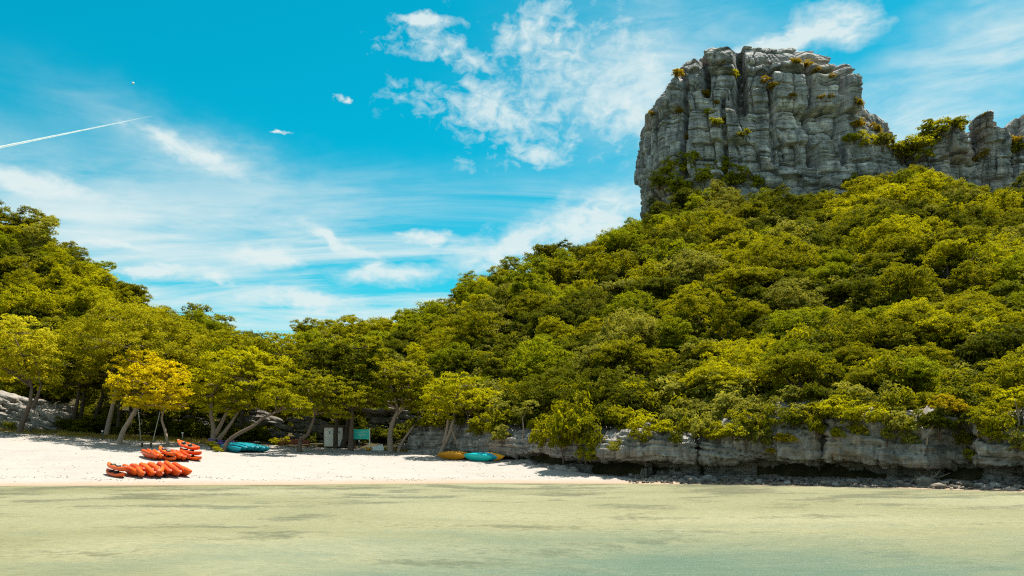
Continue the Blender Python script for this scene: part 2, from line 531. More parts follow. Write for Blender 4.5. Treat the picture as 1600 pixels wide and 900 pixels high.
def build_terrain():
    px = np.concatenate([np.arange(-900, -60, 40), np.arange(-60, 1660, 5.0), np.arange(1660, 2501, 40)])
    w, b, d2, ds = (np.interp(px, KX, KW), np.interp(px, KX, KB), np.interp(px, KX, KD2), np.interp(px, SX, SD))

    def sheet(name, D, mat):
        X = (px[:, None] - 800) / F * D
        Z = ground(X.ravel(), D.ravel()).reshape(X.shape)
        V = np.stack([X, D, Z], -1).reshape(-1, 3)
        me = make_mesh(name, V, grid_faces(D.shape[0], D.shape[1]), mat)
        return tag(link(name, me), kind='structure')

    u = np.linspace(0, 1, 110)[None, :]
    edge = np.minimum(b + 1.4, d2)
    Db = (w - 0.5)[:, None] + (edge - w + 0.5)[:, None] * u
    sheet('beach', Db, MAT_SAND)
    v1 = np.linspace(0, 1, 24)[None, :]
    v2 = np.linspace(0, 1, 60)[None, 1:] if False else np.linspace(0, 1, 60)[None, :][:, 1:]
    v3 = np.array([4, 9, 15, 22, 30, 40, 50, 62, 80, 110, 150, 200, 260])[None, :]
    Dh = np.concatenate([edge[:, None] + (d2 - edge)[:, None] * v1, d2[:, None] + (ds - d2)[:, None] * v2, ds[:, None] + v3 + 0 * ds[:, None]], 1)
    sheet('hillside', Dh, MAT_SOIL)
    # seabed and sea
    xs = np.concatenate([[-6000, -1500, -400], np.arange(-200, 201, 2.5), [400, 1500, 6000]])
    ys = np.concatenate([[-6000, -1500, -300], np.arange(-60, 70, 1.0), [90, 130, 300, 700, 2000, 9000]])
    X, Y = np.meshgrid(xs, ys, indexing='ij')
    dd = np.maximum(Y, 3.0)
    pw = np.interp(np.clip(800 + F * X / dd, -900, 2500), KX, KW)
    Z = -np.minimum(0.024 * np.maximum(pw - Y, 0), 0.85) - 0.006 - 0.5 * np.clip((X + 7.0) / 12, 0, 1) * np.clip((38 - Y) / 16, 0, 1)
    Z = np.where(Y > 80, -3.0, Z)
    V = np.stack([X, Y, Z], -1).reshape(-1, 3)
    V[:, 2] += np.clip((pw - Y).ravel() / 12 - 0.2, 0, 1) * 0.03 * fbm(np.stack([V[:, 0], V[:, 1], 0 * V[:, 0]], 1) / 2.5, 3, 3)
    tag(link('seabed', make_mesh('seabed', V, grid_faces(len(xs), len(ys)), MAT_SEABED)), kind='structure')
    S = 9000.0
    tag(link('sea_water', make_mesh('sea_water', [[-S, -S, 0], [S, -S, 0], [S, S, 0], [-S, S, 0]], [[0, 1, 2, 3]], MAT_WATER)), kind='structure')


def terrain_materials():
    # sand: pale coral sand, warmer and darker where the swash has wetted it
    m, t = new_mat('coral_sand')
    pos = nd(t, 'ShaderNodeNewGeometry').outputs['Position']
    z = nd(t, 'ShaderNodeSeparateXYZ', {0: pos}).outputs[2]
    n = noise(t, pos, 0.8, 6, 0.6)
    fine = noise(t, pos, 14, 5, 0.7)
    c = mixc(t, n, (0.275, 0.252, 0.234), (0.325, 0.300, 0.280))
    c = mixc(t, mth(t, 'MULTIPLY', ramp(t, fine, [(0.60, 0.0), (0.75, 1.0)]), 0.25), c, (0.20, 0.16, 0.12))
    wet = nd(t, 'ShaderNodeMapRange', {0: mth(t, 'ADD', z, mth(t, 'MULTIPLY', n, 0.12)), 1: 0.34, 2: 0.02, 3: 0.0, 4: 1.0}).outputs[0]
    c = mixc(t, wet, c, (0.30, 0.20, 0.125))
    vor = nd(t, 'ShaderNodeTexVoronoi', {'Vector': pos, 'Scale': 1.7, 'Smoothness': 0.6}, feature='SMOOTH_F1').outputs['Distance']
    dent = mth(t, 'MULTIPLY', ramp(t, vor, [(0.05, 0.0), (0.30, 1.0)]), ramp(t, noise(t, pos, 0.35, 3, 0.5), [(0.42, 0.0), (0.58, 1.0)]))
    trodden = mth(t, 'MULTIPLY', ramp(t, noise(t, vmul(t, pos, (0.5, 1, 1)), 0.45, 5, 0.65), [(0.48, 0.0), (0.70, 1.0)]), 0.30)
    c = mixc(t, trodden, c, (0.215, 0.185, 0.150))
    bp = nd(t, 'ShaderNodeBump', {'Strength': 0.9, 'Distance': 0.10, 'Height': mth(t, 'ADD', mth(t, 'ADD', noise(t, pos, 2.6, 4, 0.6), mth(t, 'MULTIPLY', dent, 0.5)), mth(t, 'MULTIPLY', fine, 0.25))})
    finish(t, nd(t, 'ShaderNodeBsdfPrincipled', {'Base Color': c, 'Roughness': mth(t, 'SUBTRACT', 0.95, mth(t, 'MULTIPLY', wet, 0.35)), 'Specular IOR Level': 0.2, 'Normal': bp.outputs[0]}).outputs[0])
    # forest floor
    s, t = new_mat('forest_floor')
    pos = nd(t, 'ShaderNodeNewGeometry').outputs['Position']
    n = noise(t, pos, 0.9, 6, 0.65)
    c = ramp(t, n, [(0.35, (0.022, 0.022, 0.010)), (0.55, (0.050, 0.042, 0.018)), (0.75, (0.095, 0.080, 0.045))])
    bp = nd(t, 'ShaderNodeBump', {'Strength': 0.8, 'Distance': 0.2, 'Height': n})
    finish(t, nd(t, 'ShaderNodeBsdfPrincipled', {'Base Color': c, 'Roughness': 0.95, 'Specular IOR Level': 0.1, 'Normal': bp.outputs[0]}).outputs[0])
    # seabed: sand with weed patches
    b, t = new_mat('seabed_sand_and_weed')
    pos = nd(t, 'ShaderNodeNewGeometry').outputs['Position']
    sx = nd(t, 'ShaderNodeSeparateXYZ', {0: pos})
    z = sx.outputs[2]
    n = noise(t, vmul(t, pos, (0.6, 1.0, 1.0)), 0.30, 5, 0.6, 0.0)
    big = noise(t, vmul(t, pos, (0.5, 1.0, 1.0)), 0.085, 3, 0.5, 0.5)
    fine = noise(t, pos, 2.6, 5, 0.7)
    c = mixc(t, n, (0.165, 0.158, 0.080), (0.240, 0.224, 0.124))
    c = mixc(t, ramp(t, big, [(0.40, 0.0), (0.60, 0.75)]), c, (0.290, 0.270, 0.175))
    shore = nd(t, 'ShaderNodeMapRange', {0: z, 1: -0.45, 2: -0.12, 3: 0.0, 4: 0.075}).outputs[0]
    wv = mth(t, 'ADD', mth(t, 'ADD', mth(t, 'MULTIPLY', n, 0.74), mth(t, 'MULTIPLY', fine, 0.26)), mth(t, 'SUBTRACT', shore, mth(t, 'MULTIPLY', big, 0.06)))
    weed = ramp(t, wv, [(0.505, 0.0), (0.60, 1.0)])
    c = mixc(t, mth(t, 'MULTIPLY', weed, 0.80), c, (0.070, 0.068, 0.036))
    c = mixc(t, mth(t, 'MULTIPLY', ramp(t, fine, [(0.5, 0.0), (0.7, 1.0)]), 0.25), c, (0.14, 0.125, 0.065))
    grain = noise(t, vmul(t, pos, (0.45, 1.3, 1)), 6.5, 4, 0.7)
    c = mixc(t, mth(t, 'MULTIPLY', ramp(t, grain, [(0.42, 0.0), (0.66, 1.0)]), 0.42), c, (0.105, 0.105, 0.052))
    # teal absorption of deeper water painted into the seabed colour
    deep = nd(t, 'ShaderNodeMapRange', {0: mth(t, 'ADD', z, mth(t, 'MULTIPLY', mth(t, 'SUBTRACT', noise(t, vmul(t, pos, (0.5, 1, 1)), 0.30, 5, 0.6, 0.0), 0.5), 0.9)), 1: -0.72, 2: -1.25, 3: 0.0, 4: 0.85}).outputs[0]
    c = mixc(t, deep, c, (0.052, 0.105, 0.085))
    finish(t, nd(t, 'ShaderNodeBsdfPrincipled', {'Base Color': c, 'Roughness': 1.0, 'Specular IOR Level': 0.0}).outputs[0])
    # shallow clear water: tinted transmission with a broken reflection
    wm, t = new_mat('shallow_sea_water')
    pos = nd(t, 'ShaderNodeNewGeometry').outputs['Position']
    w1 = noise(t, vmul(t, pos, (0.55, 1.0, 1)), 1.6, 5, 0.6, 0.6)
    w2 = noise(t, vmul(t, pos, (0.6, 1.0, 1)), 11.0, 4, 0.65)
    bp = nd(t, 'ShaderNodeBump', {'Strength': 0.85, 'Distance': 0.12, 'Height': mth(t, 'ADD', w1, mth(t, 'MULTIPLY', w2, 0.5))})
    fr = nd(t, 'ShaderNodeFresnel', {'IOR': 1.33, 'Normal': bp.outputs[0]}).outputs[0]
    gl = nd(t, 'ShaderNodeBsdfGlossy', {'Color': (0.85, 0.9, 0.85, 1), 'Roughness': 0.28, 'Normal': bp.outputs[0]})
    tr = nd(t, 'ShaderNodeBsdfTransparent', {'Color': (0.96, 0.97, 0.94, 1)})
    finish(t, nd(t, 'ShaderNodeMixShader', {0: mth(t, 'MULTIPLY', fr, 0.48), 1: tr.outputs[0], 2: gl.outputs[0]}).outputs[0])
    return m, s, b, wm


MAT_SAND, MAT_SOIL, MAT_SEABED, MAT_WATER = terrain_materials()
build_terrain()


# ------------------------------------------------------------------ rock
def masonry(u, z, p, width, height, seed, amp, groove, warp=0.3):
    """beds broken by upright joints: every block has its own set-back, with a crack around it"""
    zz = z / height + warp * 1.2 * fbm(p / (height * 3.0), 3, seed + 1)
    k = np.floor(zz)
    zz = zz + 0.22 * np.sin(k * 2.4)
    L = np.floor(zz)
    fz = zz - L
    Li = L.astype(np.int64)
    o = np.zeros_like(Li)
    wl = width * (0.7 + 0.7 * _hash(Li, o, o, seed + 2))
    uu = u / wl + 7.3 * _hash(Li, o, o, seed + 3) + warp * fbm(p / (width * 1.3), 3, seed + 4)
    Cc = np.floor(uu)
    fu = uu - Cc
    ci = Cc.astype(np.int64)
    off = (_hash(Li, ci, o, seed + 5) - 0.5) * 2
    tilt = (_hash(Li, ci, o, seed + 6) - 0.35) * (0.5 - fz) + (_hash(Li, ci, o, seed + 7) - 0.5) * (fu - 0.5)
    r = amp * (off + 0.5 * tilt)
    ez = np.minimum(fz, 1 - fz) * height
    eu = np.minimum(fu, 1 - fu) * wl
    return r - groove * np.exp(-ez / (0.035 * height)) - groove * 0.42 * np.exp(-eu / (0.035 * width))


def rock_disp(p, s=1.0, seed=0, blocks=1.0, u=None):
    """signed relief of jointed, bedded limestone at points p; s scales the block size, u runs along the face"""
    if u is None:
        u = p[:, 0] * 0.8 + p[:, 1] * 0.6
    r = masonry(u, p[:, 2], p, 8.0 * s, 9.5 * s, seed, 1.6 * blocks, 1.8, 0.30)
    r = r + masonry(u, p[:, 2], p, 6.0 * s, 3.6 * s, seed + 100, 0.55 * blocks, 0.8, 0.22)
    r = r + masonry(u, p[:, 2], p, 1.7 * s, 1.25 * s, seed + 200, 0.17 * blocks, 0.30, 0.30)
    flute = vnoise(p / (np.array([0.7, 0.7, 6.0]) * s), seed + 40)
    r = r + 0.08 * flute + 0.5 * fbm(p / (6.0 * s), 4, seed + 50, 0.45)
    return r * s


def rock_loft(name, levels, dc, depth, mat, seed, label, cat, base_y, s=1.0, nu=420, nv=170, power=2.6, fissures=(), lean=0.0):
    """a crag lofted from plan outlines; levels = (photo row, left px, right px) at the distance dc of its middle"""
    lv = np.array(sorted(levels, key=lambda q: -q[0]), float)
    de = dc - 0.26 * depth
    zs = CAM_H + (HOR - lv[:, 0]) / F * de
    xl = (lv[:, 1] - 800) / F * (dc - 0.12 * depth)
    xr = (lv[:, 2] - 800) / F * (dc - 0.12 * depth)
    wmax = (xr - xl).max()
    v = np.linspace(0, 1, nv)
    zz = zs[0] + (zs[-1] - zs[0]) * v
    L, Rr = np.interp(zz, zs, xl), np.interp(zz, zs, xr)
    a = np.linspace(0, 2 * math.pi, nu, endpoint=False)
    ca, sa = np.cos(a), np.sin(a)
    k = (np.abs(ca) ** power + np.abs(sa) ** power) ** (-1 / power)
    hw = (Rr - L) / 2
    hd = depth / 2 * (np.maximum(Rr - L, 0.1) / wmax) ** 0.38
    cx = (L + Rr) / 2
    X = cx[None, :] + (k * ca)[:, None] * hw[None, :]
    Y = dc + lean * (zz - zz[0])[None, :] + (k * sa)[:, None] * hd[None, :]
    Z = np.broadcast_to(zz[None, :], X.shape)
    pts = np.stack([X, Y, Z], -1).reshape(-1, 3)
    n = np.stack([np.broadcast_to(ca[:, None], X.shape) / 1.0, np.broadcast_to(sa[:, None], X.shape), 0.25 * np.ones_like(X)], -1).reshape(-1, 3)
    n /= np.linalg.norm(n, axis=1, keepdims=True)
    uu = np.broadcast_to(a[:, None], X.shape).ravel() * (wmax * 0.62)
    r = rock_disp(pts, s, seed, 1.0, uu) - 0.9 * s
    for fx, y0, y1, wid, dep in fissures:
        xw = (fx - 800) / F * (dc - depth * 0.45)
        z0, z1 = CAM_H + (HOR - y1) / F * dc, CAM_H + (HOR - y0) / F * dc
        front = (pts[:, 1] < dc)
        g = np.exp(-((pts[:, 0] - xw + 0.6 * fbm(pts / 6, 2, 77)) / wid) ** 4) * front
        g *= np.clip((pts[:, 2] - z0) / 2, 0, 1) * np.clip((z1 - pts[:, 2]) / 2, 0, 1)
        r = r - dep * g
    fade = np.clip((zz[-1] - pts[:, 2]) / (2.0 * s) + 0.35, 0.35, 1)
    pts = pts + n * (r * fade)[:, None]
    pts[:, 2] += 0.35 * s * vnoise(pts / (2.0 * s), seed + 91)
    top = pts.reshape(nu, nv, 3)[:, -1].mean(0)
    V = np.concatenate([pts, top[None]])
    last = np.arange(nu) * nv + nv - 1
    cap = np.stack([last, np.roll(last, -1), np.full(nu, nu * nv)], 1)
    base = np.array([cx[0], dc, zz[0]])
    o = link(name, make_mesh(name, V - base, [grid_faces(nu, nv, True), cap], mat, False), loc=base)
    tag(o, label, cat)
    F_ = np.concatenate([grid_faces(nu, nv, True)])
    BVHS.append(BVHTree.FromPolygons(V.tolist(), F_.tolist()))
    return o


BVHS = []


def hit(px, py):
    """first crag or cliff surface seen along the sight line of a photo pixel"""
    o = Vector((0, 0, CAM_H))
    dr = (P(px, py, 100) - o).normalized()
    best = None
    for b in BVHS:
        loc, nor, idx, dist = b.ray_cast(o, dr)
        if loc is not None and (best is None or dist < best[1]):
            best = (loc, dist, nor)
    return best


rock_loft('rock_tower', [(345, 1046, 1392), (322, 1030, 1396), (308, 1018, 1399), (290, 1010, 1402), (250, 1008, 1392), (205, 1009, 1352), (180, 1014, 1340), (160, 1012, 1338), (140, 1025, 1332), (120, 1040, 1318), (108, 1049, 1300),
                         (98, 1058, 1280), (92, 1072, 1268), (87, 1088, 1258), (81, 1116, 1244)],
          206, 40, ROCK_TOWER, 11, 'massive grey limestone rock tower rising above the wooded hill', 'rock tower', 310, 1.0, 900, 330, 5.5,
          fissures=[(1158, 70, 228, 1.3, 6.5), (1097, 70, 195, 0.9, 5.0), (1318, 130, 300, 1.1, 4.5), (1266, 90, 300, 0.8, 3.2), (1066, 120, 320, 0.7, 3.0), (1205, 165, 300, 0.6, 2.0), (1128, 190, 320, 0.6, 2.4)])
rock_loft('rock_shoulder', [(320, 1310, 1420), (270, 1318, 1412), (240, 1322, 1402), (210, 1324, 1398), (190, 1326, 1392), (178, 1328, 1384), (172, 1329, 1368), (160, 1332, 1356), (154, 1338, 1350)],
          200, 20, ROCK_TOWER, 23, 'lower grey rock shoulder against the right flank of the rock tower', 'rock', 250, 0.8, 260, 120)
rock_loft('rock_crag', [(320, 1390, 1545), (290, 1394, 1538), (262, 1398, 1530), (240, 1404, 1518), (224, 1416, 1514), (212, 1430, 1512), (203, 1442, 1511), (196, 1456, 1510), (189, 1470, 1508), (184, 1480, 1506)],
          196, 22, ROCK_TOWER, 37, 'broad low grey crag with bushes on top beside the stone pillar', 'crag', 290, 0.75, 300, 120, fissures=[(1524, 190, 270, 0.8, 1.6)])
rock_loft('rock_pillar', [(320, 1520, 1585), (290, 1522, 1582), (250, 1524, 1577), (215, 1525, 1573), (204, 1525, 1570), (200, 1525, 1553), (186, 1526, 1552), (178, 1527, 1551), (175, 1529, 1549)],
          190, 11, ROCK_TOWER, 41, 'slender upright grey stone pillar with a knob on top', 'pillar', 290, 0.42, 260, 180)
rock_loft('rock_crag', [(320, 1572, 1800), (270, 1575, 1780), (230, 1580, 1760), (205, 1580, 1740), (190, 1586, 1720), (178, 1588, 1700), (170, 1592, 1690)],
          192, 24, ROCK_TOWER, 53, 'grey crag cut off by the right edge of the photo', 'crag', 290, 0.75, 300, 120)


def build_cliff():
    """undercut sea cliff that follows the shore from behind the beach to the right"""
    px = np.interp(np.linspace(0, 1, 900), [0, 0.26, 0.85, 1], [640, 860, 1640, 2300])
    b = np.interp(px, KX, KB) + 0.6
    zb = np.interp(px, KX, KZ)
    top = np.interp(px, KX, KZ2) + 0.2
    lip = np.interp(px, [640, 760, 820, 880, 1000, 1300, 1450, 1600, 2300], [2.6, 2.25, 2.0, 1.75, 1.5, 1.35, 1.25, 1.15, 1.1])
    x = (px - 800) / F * b
    path = np.stack([x, b], 1)
    tan = np.gradient(path, axis=0)
    tan /= np.linalg.norm(tan, axis=1, keepdims=True)
    out = np.stack([tan[:, 1], -tan[:, 0]], 1)          # towards the sea
    arc = np.concatenate([[0], np.cumsum(np.linalg.norm(np.diff(path, axis=0), axis=1))])
    und = np.clip((px - 700) / 120, 0.25, 1)            # depth of the notch
    cave = np.exp(-((px - 1487) / 26) ** 4)
    crack = np.exp(-((px - 1090) / 3.0) ** 2) + 0.8 * np.exp(-((px - 930) / 4.0) ** 2) + 0.9 * np.exp(-((px - 1283) / 6.0) ** 2)
    a1 = fbm(np.stack([arc / 6.0, 0 * arc, 0 * arc + 3], 1), 3, 61)
    a2 = fbm(np.stack([arc / 9.0, 0 * arc, 0 * arc + 7], 1), 3, 62)
    top = top + 1.2 * a2
    rows = []
    for (o, kind, f) in [(0.9, 'b', -0.45), (0.55, 'b', 0.05), (-0.1, 'b', 0.22), (-1.5, 'n', 0.28), (-2.3, 'n', 0.62), (-2.0, 'n', 0.90), (-0.6, 'l', -0.06), (0.15, 'l', 0.10), (0.38, 'f', 0.22), (0.25, 'f', 0.45), (-0.05, 'f', 0.68),
                         (-0.5, 'f', 0.88), (-1.3, 'f', 1.0), (-2.6, 'f', 1.10), (-4.0, 'f', 1.16)]:
        if kind == 'b':
            z = zb + f
        elif kind == 'n':
            z = zb + (lip - zb) * f
        elif kind == 'l':
            z = lip + f
        else:
            z = lip + (top - lip) * f
        oo = o * (und if kind in 'n' else 1.0) + 0.55 * a1 * (1 if kind in 'lf' else 0.3)
        oo = oo - 3.2 * cave * (1.0 if kind in 'nl' else (0.75 if kind == 'f' and f < 0.8 else 0.2))
        oo = oo - 1.3 * crack * (1.0 if kind in 'nlf' else 0.0)
        rows.append(np.stack([path[:, 0] + out[:, 0] * oo, path[:, 1] + out[:, 1] * oo, z], 1))
    K = np.stack(rows, 1)                                # (n, rows, 3)
    m = 96
    s = np.linspace(0, K.shape[1] - 1, m)
    i = np.minimum(np.floor(s).astype(int), K.shape[1] - 2)
    fr = (s - i)[None, :, None]
    G = K[:, i] * (1 - fr) + K[:, i + 1] * fr
    du = np.gradient(G, axis=0)
    dv = np.gradient(G, axis=1)
    n = np.cross(du, dv)
    n /= np.linalg.norm(n, axis=2, keepdims=True) + 1e-9
    if n[450, 50] @ np.array([0, -1, 0.2]) < 0:
        n = -n
    p = G.reshape(-1, 3)
    ua = np.repeat(arc, m)
    tilted = p + np.stack([0 * ua, 0 * ua, 0.16 * np.clip(ua - 38, -6, 40)], 1)
    r = masonry(ua, tilted[:, 2], p, 4.6, 1.05, 71, 0.22, 0.42, 0.30) + masonry(ua, tilted[:, 2], p, 1.3, 0.42, 171, 0.14, 0.20, 0.30)
    r = r + masonry(ua, tilted[:, 2], p, 9.0, 2.6, 271, 0.28, 0.30, 0.35) + 0.42 * fbm(p / 2.6, 4, 75) + 0.10 * vnoise(p / np.array([0.25, 0.25, 1.6]), 76)
    q = p + n.reshape(-1, 3) * r[:, None] * 0.85
    base = np.array([q[:, 0].mean(), q[:, 1].min(), 0.0])
    f = grid_faces(len(px), m)
    o = link('sea_cliff', make_mesh('sea_cliff', q - base, f, ROCK_CLIFF), loc=base)
    tag(o, 'long low grey limestone cliff undercut along the waterline', 'cliff')
    BVHS.append(BVHTree.FromPolygons(q.tolist(), f.tolist()))


build_cliff()


def boulder_mesh(name, seed, size, mat, sub=4, flat=1.0, tilt=0.0, s=0.3, sq=0.72):
    import bmesh
    bm = bmesh.new()
    bmesh.ops.create_icosphere(bm, subdivisions=sub, radius=1.0)
    v = np.array([q.co[:] for q in bm.verts])
    f = np.array([[w.index for w in q.verts] for q in bm.faces])
    bm.free()
    v = np.sign(v) * np.abs(v) ** sq
    p = v * np.asarray(size)
    n = v / np.linalg.norm(v, axis=1, keepdims=True)
    r = rock_disp(p + seed * 13.7, s, seed, 1.0)
    p = p + n * r[:, None] * flat
    if tilt:
        p = p @ np.array(Matrix.Rotation(tilt, 3, 'Y')).T
    return make_mesh(name, p, f, mat)


# ------------------------------------------------------------------ foliage
def leaf_quads(c, n, size, rng, aspect=0.55):
    """one rhombic leaf (or leaf tuft) per centre"""
    N = len(c)
    n = n / (np.linalg.norm(n, axis=1, keepdims=True) + 1e-9)
    h = rng.normal(size=(N, 3))
    t = np.cross(n, h)
    t /= np.linalg.norm(t, axis=1, keepdims=True) + 1e-9
    b = np.cross(n, t)
    L = (size * rng.uniform(0.7, 1.3, N))[:, None] * 0.5
    W = L * aspect * 2 * rng.uniform(0.7, 1.1, N)[:, None] * 0.5
    dip = n * L * 0.25
    V = np.stack([c - t * L - dip, c - b * W, c + t * L - dip, c + b * W], 1).reshape(-1, 3)
    Fq = np.arange(4 * N).reshape(N, 4)
    return V, Fq


def crown_geom(lobes, rng, leaf=0.28, clump=0.75, cover=1.5, low=-0.35, oblate=0.62, ragged=0.22, droop=0.0):
    """lobes: (centre, (rx,ry,rz)); returns leaf vertices, faces, tint"""
    C, Nn, T = [], [], []
    for cen, rad in lobes:
        cen, rad = np.asarray(cen, float), np.asarray(rad, float)
        area = 4 * math.pi * ((rad[0] * rad[1]) ** 1.6 / 3 + (rad[0] * rad[2]) ** 1.6 / 3 + (rad[1] * rad[2]) ** 1.6 / 3) ** (1 / 1.6)
        nc = max(5, int(0.52 * area / (clump * clump * 1.7)))
        d = rng.normal(size=(nc * 3, 3))
        d /= np.linalg.norm(d, axis=1, keepdims=True)
        d = d[d[:, 2] > low][:nc]
        nc = len(d)
        rr = 1 - ragged * rng.random(nc) ** 1.5 + ragged * 0.7 * vnoise(d * 2.2 + rng.uniform(0, 50), 3)
        inner = rng.random(nc) < 0.16
        rr = np.where(inner, rr * rng.uniform(0.45, 0.75, nc), rr)
        cc = cen + d * rad * rr[:, None]
        tc = rng.random(nc)
        cr = clump * rng.uniform(0.6, 1.25, nc)
        per = max(10, int(cover * clump * clump * 4.2 / (leaf * leaf * 0.5)))
        e = rng.normal(size=(nc, per, 3))
        e /= np.linalg.norm(e, axis=2, keepdims=True)
        e[:, :, 2] = np.where(e[:, :, 2] < -0.25, -e[:, :, 2] * 0.6, e[:, :, 2])
        rad_ = rng.random((nc, per, 1)) ** 0.45
        off = e * rad_ * cr[:, None, None] * np.array([1, 1, oblate])
        if droop:
            off[:, :, 2] -= droop * np.abs(rng.normal(size=(nc, per))) * cr[:, None]
        C.append((cc[:, None, :] + off).reshape(-1, 3))
        nn = e * 0.8 + np.array([0, 0, 0.6]) + 0.35 * d[:, None, :] + 0.45 * rng.normal(size=(nc, per, 3))
        Nn.append(nn.reshape(-1, 3))
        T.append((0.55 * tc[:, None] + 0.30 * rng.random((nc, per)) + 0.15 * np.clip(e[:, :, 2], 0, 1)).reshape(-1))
    C, Nn, T = np.concatenate(C), np.concatenate(Nn), np.concatenate(T)
    V, Fq = leaf_quads(C, Nn, np.full(len(C), leaf), rng)
    return V, Fq, np.repeat(T, 4)


def crown_mesh(name, lobes, rng, mat, origin=(0, 0, 0), **kw):
    V, Fq, T = crown_geom(lobes, rng, **kw)
    return make_mesh(name, V - np.asarray(origin), Fq, mat, False, {'tint': T})


# --- prototypes for the hillside: eight crowns and trunks, unit size about 3.4 m radius, 6 m high
def hill_prototypes(near=False):
    rng = np.random.default_rng(9 if near else 8)
    crowns, trunks = [], []
    spec = ['dome', 'dome', 'dome', 'umbrella', 'umbrella', 'multi', 'multi', 'airy', 'tall']
    for k, kind in enumerate(spec):
        lob = []
        if kind == 'dome':
            lob = [((0, 0, 3.3), (2.7, 2.7, 2.2))]
            for j in range(6):
                a = j * 1.05 + rng.uniform(-.3, .3)
                lob.append(((2.0 * math.cos(a), 2.0 * math.sin(a), rng.uniform(2.3, 4.0)), (1.4, 1.4, 1.1)))
        elif kind == 'umbrella':
            for j in range(9):
                a = rng.uniform(0, 6.28)
                r = 2.5 * math.sqrt(rng.random())
                lob.append(((r * math.cos(a), r * math.sin(a), 4.6 - 0.16 * r * r + rng.uniform(-.7, .3)), (1.5, 1.5, 0.75)))
            lob.append(((0, 0, 2.8), (2.0, 2.0, 1.2)))
        elif kind == 'multi':
            for j in range(7):
                a = rng.uniform(0, 6.28)
                r = rng.uniform(0.5, 2.4)
                lob.append(((r * math.cos(a), r * math.sin(a), rng.uniform(2.2, 4.9) - 0.25 * r), (rng.uniform(1.1, 1.8),) * 2 + (rng.uniform(0.8, 1.4),)))
            lob.append(((0, 0, 2.6), (2.2, 2.2, 1.5)))
        elif kind == 'airy':
            for j in range(8):
                a = rng.uniform(0, 6.28)
                r = rng.uniform(0.6, 2.6)
                lob.append(((r * math.cos(a), r * math.sin(a), rng.uniform(2.6, 5.2) - 0.2 * r), (1.2, 1.2, 0.8)))
        else:
            for j in range(8):
                a = rng.uniform(0, 6.28)
                r = rng.uniform(0.2, 1.4)
                lob.append(((r * math.cos(a), r * math.sin(a), 2.0 + j * 0.58), (1.5 - 0.06 * j, 1.5 - 0.06 * j, 1.0)))
        lf, cp, ob_ = (0.19, rng.uniform(0.36, 0.52), rng.uniform(0.7, 0.95)) if near else [(0.24, 0.55, 0.85), (0.29, 0.70, 0.8), (0.22, 0.42, 0.9), (0.25, 0.60, 0.7), (0.32, 0.62, 0.8), (0.24, 0.50, 0.9), (0.27, 0.75, 0.8), (0.30, 0.45, 0.8), (0.23, 0.50, 0.8)][k]
        crowns.append(crown_mesh('hill_crown', lob, rng, LEAF['olive'], leaf=lf, clump=cp, cover=1.0, low=-0.45, ragged=0.24, oblate=ob_))
        t = Parts()
        t.tube([(0, 0, -2.5), (0.1, 0, 0.2), (0.05, 0.1, 1.6), (0.2, 0, 3.2)], [0.24, 0.2, 0.15, 0.08], 6)
        for j in range(4):
            a = j * 1.6 + rng.uniform(0, 1)
            t.tube([(0.08, 0.05, 1.3 + 0.2 * j), (0.9 * math.cos(a), 0.9 * math.sin(a), 2.3 + .2 * j), (1.9 * math.cos(a), 1.9 * math.sin(a), 3.1 + .2 * j)], [0.1, 0.07, 0.03], 5)
        trunks.append(t.mesh('hill_trunk', BARK_DARK))
    return crowns, trunks


HILL_CROWNS, HILL_TRUNKS = hill_prototypes()
NEAR_CROWNS, NEAR_TRUNKS = hill_prototypes(True)
HILL_CROWNS, HILL_TRUNKS = HILL_CROWNS + NEAR_CROWNS, HILL_TRUNKS + NEAR_TRUNKS


def bush_prototypes():
    rng = np.random.default_rng(21)
    out = []
    for k in range(5):
        lob = []
        for j in range(4 + k % 2):
            a = rng.uniform(0, 6.28)
            r = rng.uniform(0.1, 0.75)
            lob.append(((r * math.cos(a), r * math.sin(a), rng.uniform(0.25, 0.8)), (rng.uniform(.5, .8), rng.uniform(.5, .8), rng.uniform(.35, .6))))
        out.append(crown_mesh('bush_crown', lob, rng, LEAF['olive'], leaf=0.20, clump=0.34, cover=1.1, low=-0.5, ragged=0.3, droop=0.25 * (k % 2)))
    return out


BUSH = bush_prototypes()


def stem_mesh():
    t = Parts()
    for j in range(5):
        a = j * 1.26
        t.tube([(0, 0, -0.3), (0.18 * math.cos(a), 0.18 * math.sin(a), 0.3), (0.5 * math.cos(a), 0.5 * math.sin(a), 0.75)], [0.04, 0.03, 0.012], 5)
    return t.mesh('bush_stem', BARK)


BUSH_STEM = stem_mesh()


